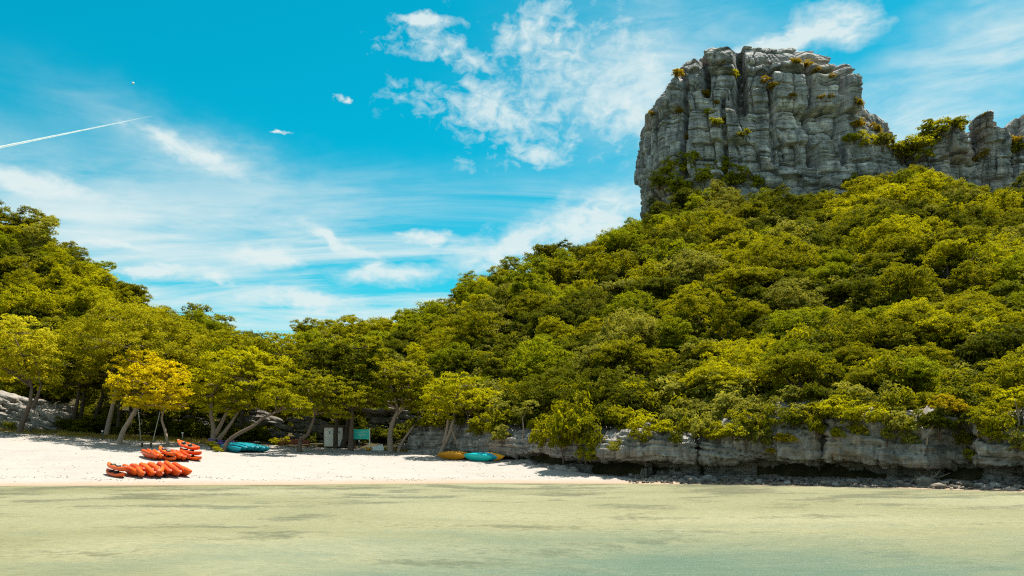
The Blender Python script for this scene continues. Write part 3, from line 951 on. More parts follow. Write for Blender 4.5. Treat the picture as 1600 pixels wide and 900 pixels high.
def scatter_stuff(name, label, cat, pts, rotz, scl, idx, protos):
    """one stuff object: geometry-node instances of the prototypes at the given points"""
    me = bpy.data.meshes.new(name)
    me.vertices.add(len(pts))
    me.vertices.foreach_set('co', np.asarray(pts, np.float32).ravel())
    for nm, ty, val in (('inst_rot', 'FLOAT', rotz), ('inst_idx', 'INT', idx)):
        a = me.attributes.new(nm, ty, 'POINT')
        a.data.foreach_set('value', np.asarray(val, np.int32 if ty == 'INT' else np.float32))
    a = me.attributes.new('inst_scl', 'FLOAT_VECTOR', 'POINT')
    a.data.foreach_set('vector', np.asarray(scl, np.float32).ravel())
    me.update()
    coll = bpy.data.collections.new(name + '_kinds')
    for k, (mesh, mat) in enumerate(protos):
        ob = bpy.data.objects.new('%s_kind_%02d' % (name, k), mesh)
        ob.material_slots[0].link = 'OBJECT'
        ob.material_slots[0].material = mat
        coll.objects.link(ob)
    g = bpy.data.node_groups.new(name + '_scatter', 'GeometryNodeTree')
    g.interface.new_socket('Geometry', in_out='INPUT', socket_type='NodeSocketGeometry')
    g.interface.new_socket('Geometry', in_out='OUTPUT', socket_type='NodeSocketGeometry')
    gi, go = g.nodes.new('NodeGroupInput'), g.nodes.new('NodeGroupOutput')
    ci = g.nodes.new('GeometryNodeCollectionInfo')
    ci.inputs['Collection'].default_value = coll
    ci.inputs['Separate Children'].default_value = True
    ci.inputs['Reset Children'].default_value = True

    def attr(nm, ty):
        n = g.nodes.new('GeometryNodeInputNamedAttribute')
        n.data_type = ty
        n.inputs['Name'].default_value = nm
        return [o for o in n.outputs if o.enabled and o.name == 'Attribute'][0]
    cx = g.nodes.new('ShaderNodeCombineXYZ')
    g.links.new(attr('inst_rot', 'FLOAT'), cx.inputs[2])
    ip = g.nodes.new('GeometryNodeInstanceOnPoints')
    ip.inputs['Pick Instance'].default_value = True
    g.links.new(gi.outputs[0], ip.inputs['Points'])
    g.links.new(ci.outputs[0], ip.inputs['Instance'])
    g.links.new(attr('inst_idx', 'INT'), ip.inputs['Instance Index'])
    g.links.new(cx.outputs[0], ip.inputs['Rotation'])
    g.links.new(attr('inst_scl', 'FLOAT_VECTOR'), ip.inputs['Scale'])
    g.links.new(ip.outputs[0], go.inputs[0])
    o = link(name, me)
    md = o.modifiers.new('scatter', 'NODES')
    md.node_group = g
    tag(o, label, cat, kind='stuff')
    return o


def column_of(px):
    names = [(-1e9, 'pale slabs'), (60, 'shaded twin trunks'), (150, 'golden tree'), (300, 'many-stemmed tree'), (345, 'teal kayaks'), (430, 'red picnic table'), (500, 'grey cabin'), (548, 'teal sign'), (585, 'pale boulder'), (670, 'yellow kayak'),
             (745, 'cliff\'s beach end'), (830, 'hanging bush'), (960, 'sand tip'), (1040, 'tower\'s left edge'), (1120, 'tower\'s main fissure'), (1200, 'tower\'s middle'), (1290, 'tower\'s right flank'),
             (1360, 'rock shoulder'), (1430, 'bushy crag'), (1520, 'stone pillar'), (1575, 'rightmost crag')]
    r = names[0][1]
    for x, n in names:
        if px >= x:
            r = n
    return r


def forest():
    rng = np.random.default_rng(4)
    pts = []
    cell = {}
    tries = 0
    while tries < 26000:
        tries += 1
        px = rng.uniform(-330, 1930)
        d = math.sqrt(rng.uniform(50 ** 2, 205 ** 2))
        d2 = np.interp(px, KX, KD2)
        ds = np.interp(px, SX, SD)
        if d < d2 + (-9.5 if px < 640 else 1.2) or d > ds + 9:
            continue
        if px > 1000 and d > 183.5:
            continue
        if 660 < px and 1002 < px + 4 < 1012 and d > 180:
            continue
        if px < 112 and d < d2 - 1:
            continue
        x = (px - 800) / F * d
        far = min(1.0, max(0.0, (d - d2) / 45.0))
        r = 3.9 + 1.5 * far if px > 650 else 4.6 + 0.9 * far
        ok = True
        ci, cj = int(x // 6), int(d // 6)
        for a in (-1, 0, 1):
            for b in (-1, 0, 1):
                for (qx, qy, qr) in cell.get((ci + a, cj + b), ()):
                    if (qx - x) ** 2 + (qy - d) ** 2 < (0.5 * (r + qr)) ** 2:
                        ok = False
        if not ok:
            continue
        cell.setdefault((ci, cj), []).append((x, d, r))
        pts.append((x, d, r, px))
    pts = np.array(pts)
    z = ground(pts[:, 0], pts[:, 1])
    n = len(pts)
    tone = fbm(np.stack([pts[:, 0] / 26, pts[:, 1] / 26, 0 * z], 1), 2, 88) + rng.normal(0, 0.33, n)
    recs = []
    for k in range(n):
        x, d, r, px = pts[k]
        s = r / 4.9 * rng.choice([rng.uniform(0.75, 1.0), rng.uniform(0.95, 1.2), rng.uniform(1.15, 1.4)])
        sz = s * rng.uniform(0.85, 1.12)
        if px < 650 and d < np.interp(px, KX, KD2) + 4:
            s, sz = max(s, 1.0), max(sz, 1.1)
        py = HOR - (z[k] + 4.5 * sz - CAM_H) / d * F
        u = tone[k]
        left_hill = px < 480
        if u > 0.26:
            tint = 'yellow-green' if rng.random() < 0.8 else 'fresh green'
        elif u > -0.10:
            tint = 'olive'
        elif u > -0.30:
            tint = 'grey-green' if rng.random() < 0.45 else 'fresh green'
        else:
            tint = 'dark green'
        lift = -1.1 * sz if not (px < 650 and d < np.interp(px, KX, KD2) + 2) else 1.9
        vis = -20 < px < 1620 and not (px < 690 and py > 560) and d < np.interp(px, SX, SD) + 4
        recs.append(dict(x=x, d=d, z=z[k], px=px, py=py, s=s, sz=sz, tint=tint, rot=rng.uniform(0, 6.28), kind=int(rng.integers(0, 9)) + (9 if d < 112 else 0), vis=vis, app=s / d, lift=lift))
    order = sorted([q for q in recs if q['vis']], key=lambda q: -q['app'])
    chosen = order[:296]
    ids = {id(q) for q in chosen}
    rest = [q for q in recs if id(q) not in ids]
    # labels
    by = {}
    for q in chosen:
        t = (q['d'] - np.interp(q['px'], KX, KD2)) / (np.interp(q['px'], SX, SD) - np.interp(q['px'], KX, KD2))
        if q['px'] < 470:
            zone = 'high on the left hill' if q['py'] < 430 else 'low on the left hill'
            grp = 'trees on the left hill'
        elif q['px'] < 690:
            zone = 'on the saddle ridge' if q['py'] < 505 else 'behind the beach'
            grp = 'trees on the middle ridge'
        else:
            zone = 'at the cliff top' if t < 0.10 else 'on the lower slope' if t < 0.32 else 'on the middle slope' if t < 0.62 else 'on the upper slope' if t < 0.88 else 'near the hilltop'
            grp = 'trees on the slope below the rock tower'
        size = 'small' if q['s'] < 0.72 else 'broad' if q['s'] > 1.12 else 'rounded'
        col = column_of(q['px'])
        q['grp'] = grp
        rel = 'below the' if q['px'] > 1000 else 'above the'
        lab = '%s %s tree %s %s %s' % (size, q['tint'], zone, rel, col)
        by.setdefault(lab, []).append(q)
    for lab, qs in by.items():
        if len(qs) == 1:
            qs[0]['label'] = lab
            continue
        qs.sort(key=lambda q: q['px'])
        m = len(qs)
        for i, q in enumerate(qs):
            if m == 2:
                w = ('left', 'right')[i] + ' of two'
            else:
                w = ('leftmost', 'second from left', 'third from left', 'fourth from left', 'fifth from left', 'sixth from left', 'seventh from left', 'eighth from left', 'ninth from left')[min(i, 8)]
            q['label'] = lab + ', ' + w
    for q in chosen:
        e = link('hillside_tree', None, loc=(q['x'], q['d'], q['z'] + q['lift']), rot=(0, 0, q['rot']), scale=(q['s'], q['s'], q['sz']))
        tag(e, q['label'], 'tree', q['grp'])
        c = link('crown', HILL_CROWNS[q['kind']], e)
        c.material_slots[0].link = 'OBJECT'
        c.material_slots[0].material = LEAF[q['tint']]
        link('trunk', HILL_TRUNKS[q['kind']], e)
    kinds = [(c, LEAF[t]) for t in ('yellow-green', 'olive', 'grey-green', 'dark green', 'fresh green') for c in HILL_CROWNS]
    ti = {'yellow-green': 0, 'olive': 1, 'grey-green': 2, 'dark green': 3, 'fresh green': 4}
    nk = len(HILL_CROWNS)
    scatter_stuff('forest', 'distant mass of hillside trees filling the gaps between nearer crowns', 'forest', [(q['x'], q['d'], q['z'] + q['lift']) for q in rest], [q['rot'] for q in rest],
                  [(q['s'], q['s'], q['sz']) for q in rest], [ti[q['tint']] * nk + q['kind'] for q in rest], kinds)
    # undergrowth between the trees
    up, ur, us, ui = [], [], [], []
    while len(up) < 3600:
        px = rng.uniform(-300, 1900)
        d = math.sqrt(rng.uniform(50 ** 2, 200 ** 2))
        d2 = np.interp(px, KX, KD2)
        if d < d2 + (-7 if px < 640 else 0.3) or d > np.interp(px, SX, SD) + 4 or (px > 1000 and d > 186):
            continue
        if px < 640 and d < d2 + 2 and rng.random() < 0.85:
            continue
        x = (px - 800) / F * d
        s = rng.uniform(0.7, 1.6) * (1.0 if d < d2 + 10 else 1.5)
        if px < 640 and d < d2:
            s *= 0.6
        up.append((x, d, 0))
        ur.append(rng.uniform(0, 6.28))
        us.append((s, s, s * rng.uniform(0.8, 1.4)))
        ui.append(int(rng.choice([0, 1, 1, 1, 1, 2])) * len(BUSH) + int(rng.integers(0, len(BUSH))))
    up = np.array(up)
    up[:, 2] = ground(up[:, 0], up[:, 1]) - 0.1
    ex = []
    for k in range(110):
        px = rng.uniform(95, 690)
        if 500 < px < 545 or 425 < px < 470:
            continue
        d = np.interp(px, KX, KB) + rng.uniform(5.0, 15.0)
        x = (px - 800) / F * d
        s = rng.uniform(0.7, 1.7)
        ex.append((x, d, gz(x, d) - 0.1))
        ur.append(rng.uniform(0, 6.28))
        us.append((s, s, s * rng.uniform(0.8, 1.5)))
        ui.append(len(BUSH) + int(rng.integers(0, len(BUSH))))
    for k in range(420):
        px = rng.uniform(700, 1760)
        d2 = np.interp(px, KX, KD2)
        d = d2 + rng.uniform(-3.4, 9.0)
        x = (px - 800) / F * d
        hz = BVHS[-1].ray_cast(Vector((x, d, 20)), Vector((0, 0, -1)))[0]
        z = max(gz(x, d), hz.z if hz is not None else -9)
        if z < 2.4:
            continue
        s = rng.choice([0.45, 0.7, 1.0, 1.5]) * rng.uniform(0.8, 1.15) * (0.9 if d < d2 + 1 else 1.35)
        ex.append((x, d, z - 0.25))
        ur.append(rng.uniform(0, 6.28))
        us.append((s, s, s * rng.uniform(0.8, 1.4)))
        ui.append(int(rng.choice([0, 0, 0, 1, 2])) * len(BUSH) + int(rng.integers(0, len(BUSH))))
    up = np.concatenate([up, np.array(ex)])
    scatter_stuff('undergrowth', 'low green undergrowth covering the forest floor between trees', 'undergrowth', up, ur, us, ui,
                  [(b, LEAF[t]) for t in ('olive', 'dark green', 'grey-green') for b in BUSH])
    print('forest', n, 'individual', len(chosen), 'rest', len(rest))


forest()


# ------------------------------------------------------------------ trees along the beach
def beach_tree(name, label, base, trunks, lobes, leafmat, bark=BARK, r0=0.22, leaf=0.30, clump=0.62, cover=1.1, seed=0, d=None, thick=0.8, group=None, low=-0.45, oblate=0.62, droop=0.0, ragged=0.25):
    rng = np.random.default_rng(seed + 100)
    b = on_ground(*base) if d is None else None
    if b is None:
        x = (base[0] - 800) / F * d
        b = Vector((x, d, gz(x, d)))
    D = b.y
    e = link(name, None, loc=b)
    tag(e, label, 'tree', group)
    t = Parts()
    L = []
    for (cx, cy, rx, ry) in lobes:
        c = P(cx, cy, D + rng.uniform(-0.95, 0.25) * rx / F * D * 0.9)
        L.append((np.array(c), (rx / F * D, rx / F * D * thick, ry / F * D)))
    tips = []
    for k, tr in enumerate(trunks):
        pts = [np.array(b) + np.array([0, 0, -0.25])] if k == 0 else []
        rr = r0 if k == 0 else r0 * 0.72
        for j, q in enumerate(tr):
            pts.append(np.array(P(q[0], q[1], D + (0.25 * math.sin(1.7 * j + k) if (j or k) else 0.0))))
        pts = np.array(pts)
        # smooth the path
        s = np.linspace(0, len(pts) - 1, 4 * len(pts))
        sm = np.stack([np.interp(s, np.arange(len(pts)), pts[:, i]) for i in range(3)], 1)
        for _ in range(2):
            sm[1:-1] = 0.25 * sm[:-2] + 0.5 * sm[1:-1] + 0.25 * sm[2:]
        rad = rr * (1.25 - 0.75 * np.linspace(0, 1, len(sm)))
        rad[0] *= 1.35
        t.tube(sm, rad, 9)
        tips.append((sm[-1], rad[-1]))
    for c, rad in L:
        dist = [np.linalg.norm(c - tp[0]) for tp in tips]
        tp, tr_ = tips[int(np.argmin(dist))]
        mid = 0.5 * (tp + c) + np.array([0, 0, 0.12 * min(dist)])
        t.tube([tp, mid, c], [tr_ * 0.85, tr_ * 0.6, tr_ * 0.35], 6)
        for j in range(5):
            a = rng.uniform(0, 6.28)
            g = np.array([math.cos(a) * rad[0], math.sin(a) * rad[1], rng.uniform(-0.3, 0.6) * rad[2]]) * 0.8
            t.tube([c, c + 0.5 * g + np.array([0, 0, 0.1]), c + g], [tr_ * 0.3, tr_ * 0.22, 0.012], 5)
    tm = t.mesh('trunk', bark)
    tm.transform(Matrix.Translation(-b))
    link('trunk', tm, e)
    link('crown', crown_mesh('crown', L, rng, LEAF[leafmat], b, leaf=leaf, clump=clump, cover=cover, low=low, oblate=oblate, droop=droop, ragged=ragged), e)
    return e


beach_tree('beach_tree', 'leftmost beach tree, trunk leaning right, pale yellow-tipped leaves', (30, 676), [[(31, 672), (37, 655), (47, 632), (50, 605)], [(50, 636), (58, 622), (64, 602)]],
           [(22, 582, 66, 30), (52, 556, 42, 28), (4, 545, 50, 34), (60, 592, 30, 18), (20, 522, 56, 26), (-30, 570, 50, 40)], 'pale', BARK, 0.30, seed=1, clump=0.6)
beach_tree('casuarina_tree', 'tall feathery olive tree behind the golden tree, straight pale trunk', (165, 691), [[(165, 686), (170, 660), (176, 635), (186, 590), (200, 550)]],
           [(205, 545, 92, 40), (275, 552, 50, 44), (135, 545, 58, 48), (210, 505, 82, 32), (255, 590, 45, 34), (170, 585, 50, 30), (295, 600, 30, 34)], 'feathery', BARK_PALE, 0.28, seed=2, leaf=0.24, clump=0.7, cover=0.95, droop=0.25, ragged=0.32, d=86)
beach_tree('golden_tree', 'golden yellow tree with leaning pinkish trunk on the sand', (186, 694), [[(187, 690), (193, 672), (203, 656), (213, 638), (224, 612)], [(208, 648), (216, 634), (232, 620)]],
           [(230, 600, 58, 36), (255, 622, 38, 22), (200, 602, 34, 26), (226, 570, 42, 20), (262, 592, 32, 26), (232, 634, 44, 15), (190, 622, 22, 16), (275, 635, 20, 13)], 'golden', BARK_PALE, 0.24, seed=3, leaf=0.24, clump=0.42, ragged=0.42, oblate=0.85, cover=0.95)
beach_tree('young_golden_tree', 'slender young tree with curved trunk below the golden crown', (262, 696), [[(262, 692), (258, 672), (252, 655), (256, 640)]], [(258, 634, 30, 14), (275, 622, 24, 16)], 'golden', BARK_PALE, 0.15, seed=4, leaf=0.26, clump=0.45)
for k, (bx, by, tx, lob, lm, who) in enumerate([
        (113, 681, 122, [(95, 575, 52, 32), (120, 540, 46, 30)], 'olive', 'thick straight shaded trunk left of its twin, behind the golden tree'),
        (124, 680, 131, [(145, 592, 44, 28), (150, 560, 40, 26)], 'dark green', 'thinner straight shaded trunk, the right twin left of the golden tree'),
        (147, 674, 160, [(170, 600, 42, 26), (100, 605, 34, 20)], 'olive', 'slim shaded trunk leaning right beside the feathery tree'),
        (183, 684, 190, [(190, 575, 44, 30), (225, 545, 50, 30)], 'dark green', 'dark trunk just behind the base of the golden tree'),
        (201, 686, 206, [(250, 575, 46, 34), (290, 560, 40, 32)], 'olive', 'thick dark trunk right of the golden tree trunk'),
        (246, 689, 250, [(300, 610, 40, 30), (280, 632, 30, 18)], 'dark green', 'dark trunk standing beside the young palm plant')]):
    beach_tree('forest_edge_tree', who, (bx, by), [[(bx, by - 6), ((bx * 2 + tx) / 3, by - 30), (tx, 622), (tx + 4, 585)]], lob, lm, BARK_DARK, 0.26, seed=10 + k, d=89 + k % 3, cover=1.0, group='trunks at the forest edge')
beach_tree('multi_stem_tree', 'wide many-stemmed tree beside the teal kayaks', (333, 694), [[(333, 690), (334, 668), (329, 645), (331, 618)], [(335, 680), (345, 664), (352, 648), (362, 634)], [(340, 688), (347, 680), (362, 660), (374, 640)]],
           [(340, 602, 48, 34), (395, 598, 55, 36), (432, 622, 38, 26), (368, 568, 50, 26), (318, 622, 32, 22), (420, 580, 40, 28), (385, 630, 45, 18), (345, 640, 34, 14)], 'yellow-green', BARK_PALE, 0.28, seed=21, clump=0.6)
beach_tree('leaning_tree', 'low tree with long bare trunk arching right over the teal kayaks', (350, 706), [[(350, 702), (357, 688), (375, 676), (396, 666), (412, 652), (432, 644)]], [(448, 634, 30, 18), (468, 640, 18, 12), (430, 622, 26, 16)], 'yellow-green', BARK, 0.20, seed=22, leaf=0.26, clump=0.5)
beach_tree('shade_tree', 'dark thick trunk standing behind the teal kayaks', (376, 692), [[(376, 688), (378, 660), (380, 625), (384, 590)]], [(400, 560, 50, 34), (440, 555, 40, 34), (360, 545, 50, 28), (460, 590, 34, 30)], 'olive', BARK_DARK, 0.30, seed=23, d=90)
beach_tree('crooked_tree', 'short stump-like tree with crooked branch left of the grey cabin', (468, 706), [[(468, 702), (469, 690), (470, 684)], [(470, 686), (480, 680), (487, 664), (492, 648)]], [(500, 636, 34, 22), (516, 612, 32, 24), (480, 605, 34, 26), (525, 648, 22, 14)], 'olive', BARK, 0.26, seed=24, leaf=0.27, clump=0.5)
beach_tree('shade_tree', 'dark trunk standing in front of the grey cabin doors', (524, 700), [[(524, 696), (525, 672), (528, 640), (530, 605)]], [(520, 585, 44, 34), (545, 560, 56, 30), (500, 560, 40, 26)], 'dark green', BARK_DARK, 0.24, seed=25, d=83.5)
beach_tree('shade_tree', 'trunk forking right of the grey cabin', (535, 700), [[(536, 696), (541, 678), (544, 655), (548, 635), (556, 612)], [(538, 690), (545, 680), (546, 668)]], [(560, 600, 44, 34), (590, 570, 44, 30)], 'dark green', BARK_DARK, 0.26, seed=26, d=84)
beach_tree('shade_tree', 'thick brown trunk directly left of the teal sign', (548, 704), [[(548, 700), (549, 675), (551, 640)]], [(555, 625, 44, 26), (520, 628, 30, 20), (580, 632, 34, 20), (560, 545, 44, 22)], 'olive', BARK, 0.32, seed=27)
beach_tree('spreading_tree', 'spreading tree with thick trunk right of the teal sign', (610, 705), [[(610, 700), (609, 680), (613, 660), (622, 640)], [(612, 664), (618, 650), (632, 636)]],
           [(620, 610, 52, 32), (600, 582, 44, 26), (655, 628, 30, 22), (642, 592, 40, 26), (585, 628, 28, 18)], 'olive', BARK_PALE, 0.32, seed=28)
beach_tree('leaning_tree', 'thin leaning tree in front of the pale boulder', (622, 706), [[(623, 702), (630, 688), (643, 670), (656, 652)]], [(664, 640, 26, 15), (680, 662, 24, 9), (650, 632, 22, 14)], 'yellow-green', BARK_PALE, 0.17, seed=29, leaf=0.26, clump=0.45)
beach_tree('beach_tree', 'crossed-trunk tree rising beside the yellow kayaks', (688, 713), [[(688, 709), (694, 696), (703, 678), (709, 655), (711, 635)], [(694, 692), (699, 668), (701, 645)], [(717, 700), (710, 682), (704, 664)]],
           [(700, 626, 42, 28), (735, 636, 38, 24), (718, 604, 36, 22), (682, 648, 26, 16), (760, 625, 28, 20)], 'yellow-green', BARK_PALE, 0.22, seed=30, leaf=0.27, clump=0.5)
beach_tree('bare_trunk_tree', 'pale white-barked tree rising between the teal kayaks', (735, 714), [[(735, 711), (741, 699), (748, 689), (753, 681), (756, 670)]], [(764, 660, 26, 14), (752, 644, 28, 14)], 'olive', BARK_PALE, 0.16, seed=31, leaf=0.26, clump=0.45)
beach_tree('slender_tree', 'very slender upright tree behind the teal kayaks', (737, 706), [[(737, 700), (737, 682), (733, 665), (731, 652)]], [(728, 645, 22, 12), (742, 630, 24, 14)], 'olive', BARK_PALE, 0.11, seed=32, leaf=0.26, clump=0.45, d=77)


# ------------------------------------------------------------------ shrubs on crags and cliff
def shrub(px, py, rpx, tint, label, group, k, stretch=1.0, name='shrub', sink=0.25):
    h = None
    for dy in (0, 5, 10, 16, 24, 34):
        h = h or hit(px, py + dy)
    if h is None:
        print('MISS', px, py, label)
        return
    loc, dist, nor = h
    s = rpx / F * loc.y
    e = link(name, None, loc=(loc.x, loc.y - 0.15 * s, loc.z - sink * s), rot=(0, 0, k * 1.3), scale=(s, s, s * stretch))
    tag(e, label, 'shrub', group)
    c = link('crown', BUSH[k % len(BUSH)], e)
    c.material_slots[0].link = 'OBJECT'
    c.material_slots[0].material = LEAF[tint]
    link('trunk', BUSH_STEM, e)


G1 = 'shrubs on the ledges of the rock tower'
for k, (px, py, r, t_, lab) in enumerate([
        (1057, 121, 11, 'ledge', 'orange-brown shrub on the upper left rim of the rock tower'),
        (1100, 148, 9, 'ledge', 'shrub in the left fissure high on the rock tower'),
        (1123, 104, 8, 'ledge', 'brown shrub just under the rim left of the main fissure'),
        (1147, 118, 9, 'yellow-green', 'thin green shrub hanging beside the top of the main fissure'),
        (1193, 129, 9, 'ledge', 'upper of two brown shrubs right of the main fissure'),
        (1206, 142, 11, 'ledge', 'lower of two brown shrubs right of the main fissure'),
        (1243, 99, 9, 'ledge', 'shrub on the upper right rim, left of its neighbours'),
        (1257, 108, 10, 'ledge', 'bigger shrub on the upper right rim of the tower'),
        (1276, 112, 7, 'ledge', 'small shrub on the sloping right rim of the tower'),
        (1298, 121, 6, 'ledge', 'tiny shrub low on the sloping right rim'),
        (1105, 183, 11, 'yellow-green', 'bright green shrub on the middle ledge of the tower, upper one'),
        (1118, 194, 11, 'yellow-green', 'bright green shrub on the middle ledge of the tower, lower one'),
        (1131, 191, 8, 'yellow-green', 'small green shrub at the right end of the middle ledge'),
        (1161, 212, 11, 'olive', 'dark olive shrub at the foot of the main fissure'),
        (1072, 218, 9, 'ledge', 'brown shrub low on the left face of the tower'),
        (1060, 177, 7, 'ledge', 'small brown shrub midway up the left face'),
        (1019, 180, 7, 'ledge', 'small shrub on the far left edge of the tower'),
        (1235, 153, 7, 'ledge', 'faint brown shrub in the middle of the right face'),
        (1283, 153, 6, 'ledge', 'tiny shrub near the right fissure, left one'),
        (1296, 152, 6, 'ledge', 'tiny shrub near the right fissure, right one'),
        (1118, 163, 6, 'ledge', 'small brown shrub between the two left fissures'),
        (1341, 163, 10, 'ledge', 'brown shrub on top of the rock shoulder'),
        (1335, 200, 12, 'ledge', 'shrub in the gully between tower and shoulder'),
        (1334, 218, 15, 'yellow-green', 'bright green bush at the left of the gully bushes'),
        (1352, 226, 15, 'yellow-green', 'bright green bush in the middle of the gully bushes'),
        (1378, 228, 17, 'olive', 'round green bush at the right of the gully bushes'),
        (1368, 205, 12, 'ledge', 'brownish bush above the round gully bush'),
        (1395, 238, 14, 'olive', 'bush at the right foot of the rock shoulder')]):
    shrub(px, py, r, t_, lab, G1, k)
G2 = 'bushes on the crags right of the tower'
for k, (px, py, r, t_, lab) in enumerate([
        (1450, 216, 24, 'olive', 'wide bush on the left slope of the bushy crag'), (1468, 210, 20, 'yellow-green', 'bush near the middle of the crag top'),
        (1488, 203, 20, 'olive', 'rounded bush crowning the bushy crag'), (1438, 229, 20, 'yellow-green', 'low bush at the left foot of the bushy crag'), (1500, 200, 10, 'ledge', 'small brown bush right on the crag top'),
        (1539, 181, 5, 'ledge', 'tiny brown shrub on top of the stone pillar'), (1538, 243, 9, 'ledge', 'thin shrub halfway up the stone pillar'), (1590, 240, 18, 'olive', 'large bush between stone pillar and right edge crag'),
        (1583, 222, 12, 'ledge', 'brown bush on the left edge of the right edge crag'), (1523, 252, 7, 'ledge', 'small shrub left of the pillar foot'), (1408, 248, 22, 'yellow-green', 'bush in the dip between shoulder and bushy crag, left one'), (1424, 243, 22, 'olive', 'bush in the dip between shoulder and bushy crag, right one'), (1440, 250, 18, 'yellow-green', 'bush below the dip left of the bushy crag')]):
    shrub(px, py, r, t_, lab, G2, k + 40)
G3 = 'bushes at the foot of the rock tower'
for k, (px, py, r, t_, lab) in enumerate([
        (1048, 268, 18, 'yellow-green', 'green bush against the lower left of the tower'), (1068, 262, 20, 'yellow-green', 'bright bush at the tower foot left of the pale slab'), (1085, 248, 12, 'yellow-green', 'uppermost small bush at the tower foot'),
        (1030, 285, 16, 'olive', 'bush at the far left foot of the tower'), (1100, 275, 20, 'yellow-green', 'rounded bush at the tower foot right of the pale slab'), (1132, 270, 20, 'yellow-green', 'tall bright bush under the main fissure'),
        (1150, 282, 20, 'olive', 'olive bush right of the tall bright bush'), (1180, 292, 18, 'yellow-green', 'bush at the foot of the tower middle'), (1058, 292, 20, 'yellow-green', 'low bush left of the pale slab'), (1330, 285, 18, 'olive', 'bush at the right foot of the tower')]):
    shrub(px, py, r, t_, lab, G3, k + 60, 1.2, sink=0.5)
G4 = 'bushes overhanging the sea cliff'
CL = [(770, 668, 26, 'olive', 1.3), (800, 655, 28, 'olive', 1.2), (830, 668, 24, 'dark green', 1.4), (862, 672, 26, 'olive', 1.4), (890, 668, 34, 'olive', 1.8), (905, 695, 30, 'yellow-green', 1.7), (925, 690, 26, 'olive', 1.8), (945, 668, 28, 'dark green', 1.3),
      (960, 700, 13, 'grey-green', 1.2), (985, 668, 30, 'olive', 1.2), (1020, 668, 30, 'yellow-green', 1.0), (1040, 675, 20, 'yellow-green', 1.0), (1065, 660, 28, 'grey-green', 1.3), (1105, 680, 24, 'grey-green', 1.6), (1120, 688, 20, 'olive', 1.4), (1145, 675, 24, 'yellow-green', 1.0),
      (1180, 668, 26, 'olive', 1.5), (1192, 690, 18, 'grey-green', 1.7), (1222, 684, 20, 'amber', 0.8), (1205, 706, 10, 'amber', 0.8), (1255, 655, 28, 'olive', 1.1), (1300, 650, 26, 'yellow-green', 1.1), (1330, 660, 24, 'yellow-green', 1.2), (1305, 680, 12, 'yellow-green', 1.3),
      (1365, 655, 28, 'yellow-green', 1.1), (1395, 668, 24, 'grey-green', 1.5), (1415, 678, 18, 'olive', 1.5), (1442, 660, 22, 'dark green', 1.2), (1475, 640, 26, 'amber', 0.9), (1510, 690, 18, 'olive', 1.5), (1515, 716, 15, 'pale', 1.3), (1545, 678, 20, 'yellow-green', 1.0), (1590, 700, 24, 'grey-green', 1.4),
      (668, 668, 22, 'dark green', 1.2), (692, 660, 24, 'olive', 1.3), (722, 662, 26, 'dark green', 1.4), (748, 672, 20, 'olive', 1.3), (785, 690, 16, 'grey-green', 1.5), (845, 690, 20, 'olive', 1.8), (880, 705, 22, 'olive', 1.8), (915, 712, 16, 'yellow-green', 1.4),
      (1000, 684, 16, 'olive', 1.4), (1055, 690, 14, 'dark green', 1.6), (1085, 672, 22, 'olive', 1.4), (1165, 690, 18, 'grey-green', 1.8), (1240, 668, 22, 'dark green', 1.4), (1275, 672, 16, 'olive', 1.6), (1345, 676, 16, 'olive', 1.5), (1385, 688, 12, 'grey-green', 1.6),
      (1425, 690, 16, 'grey-green', 1.6), (1465, 672, 22, 'dark green', 1.4), (1495, 672, 24, 'dark green', 1.5), (1530, 668, 24, 'olive', 1.2), (1560, 690, 14, 'yellow-green', 1.2), (1570, 665, 26, 'olive', 1.2), (1635, 680, 30, 'olive', 1.3), (1680, 670, 34, 'olive', 1.3)]
seen = {}
for k, (px, py, r, t_, st) in enumerate(sorted(CL)):
    ref = ('yellow kayaks' if px < 740 else 'beach end' if px < 850 else 'sand tip' if px < 1000 else 'dark notch mouth' if px < 1100 else 'grey hanging bushes' if px < 1240 else 'pale sloping slabs' if px < 1430 else 'sea cave')
    size = 'small' if r < 19 else 'large' if r > 27 else 'medium'
    lab = '%s %s bush overhanging the cliff near the %s' % (size, t_ if t_ != 'pale' else 'straw-coloured', ref)
    seen[lab] = seen.get(lab, 0) + 1
    if seen[lab] > 1:
        lab += ', %s from left' % ['', '', 'second', 'third', 'fourth', 'fifth', 'sixth', 'seventh'][seen[lab]]
    shrub(px, py, r, t_, lab, G4, k + 80, st, 'cliff_bush', 0.4)

# ------------------------------------------------------------------ rocks on the ground
G5 = 'limestone outcrops behind the beach'
SLABS = [boulder_mesh('rock_slab', 500 + k, (1.5, 0.8, 0.26), ROCK_BEACH, 4, 0.45, 0, 0.16, 0.5) for k in range(6)]


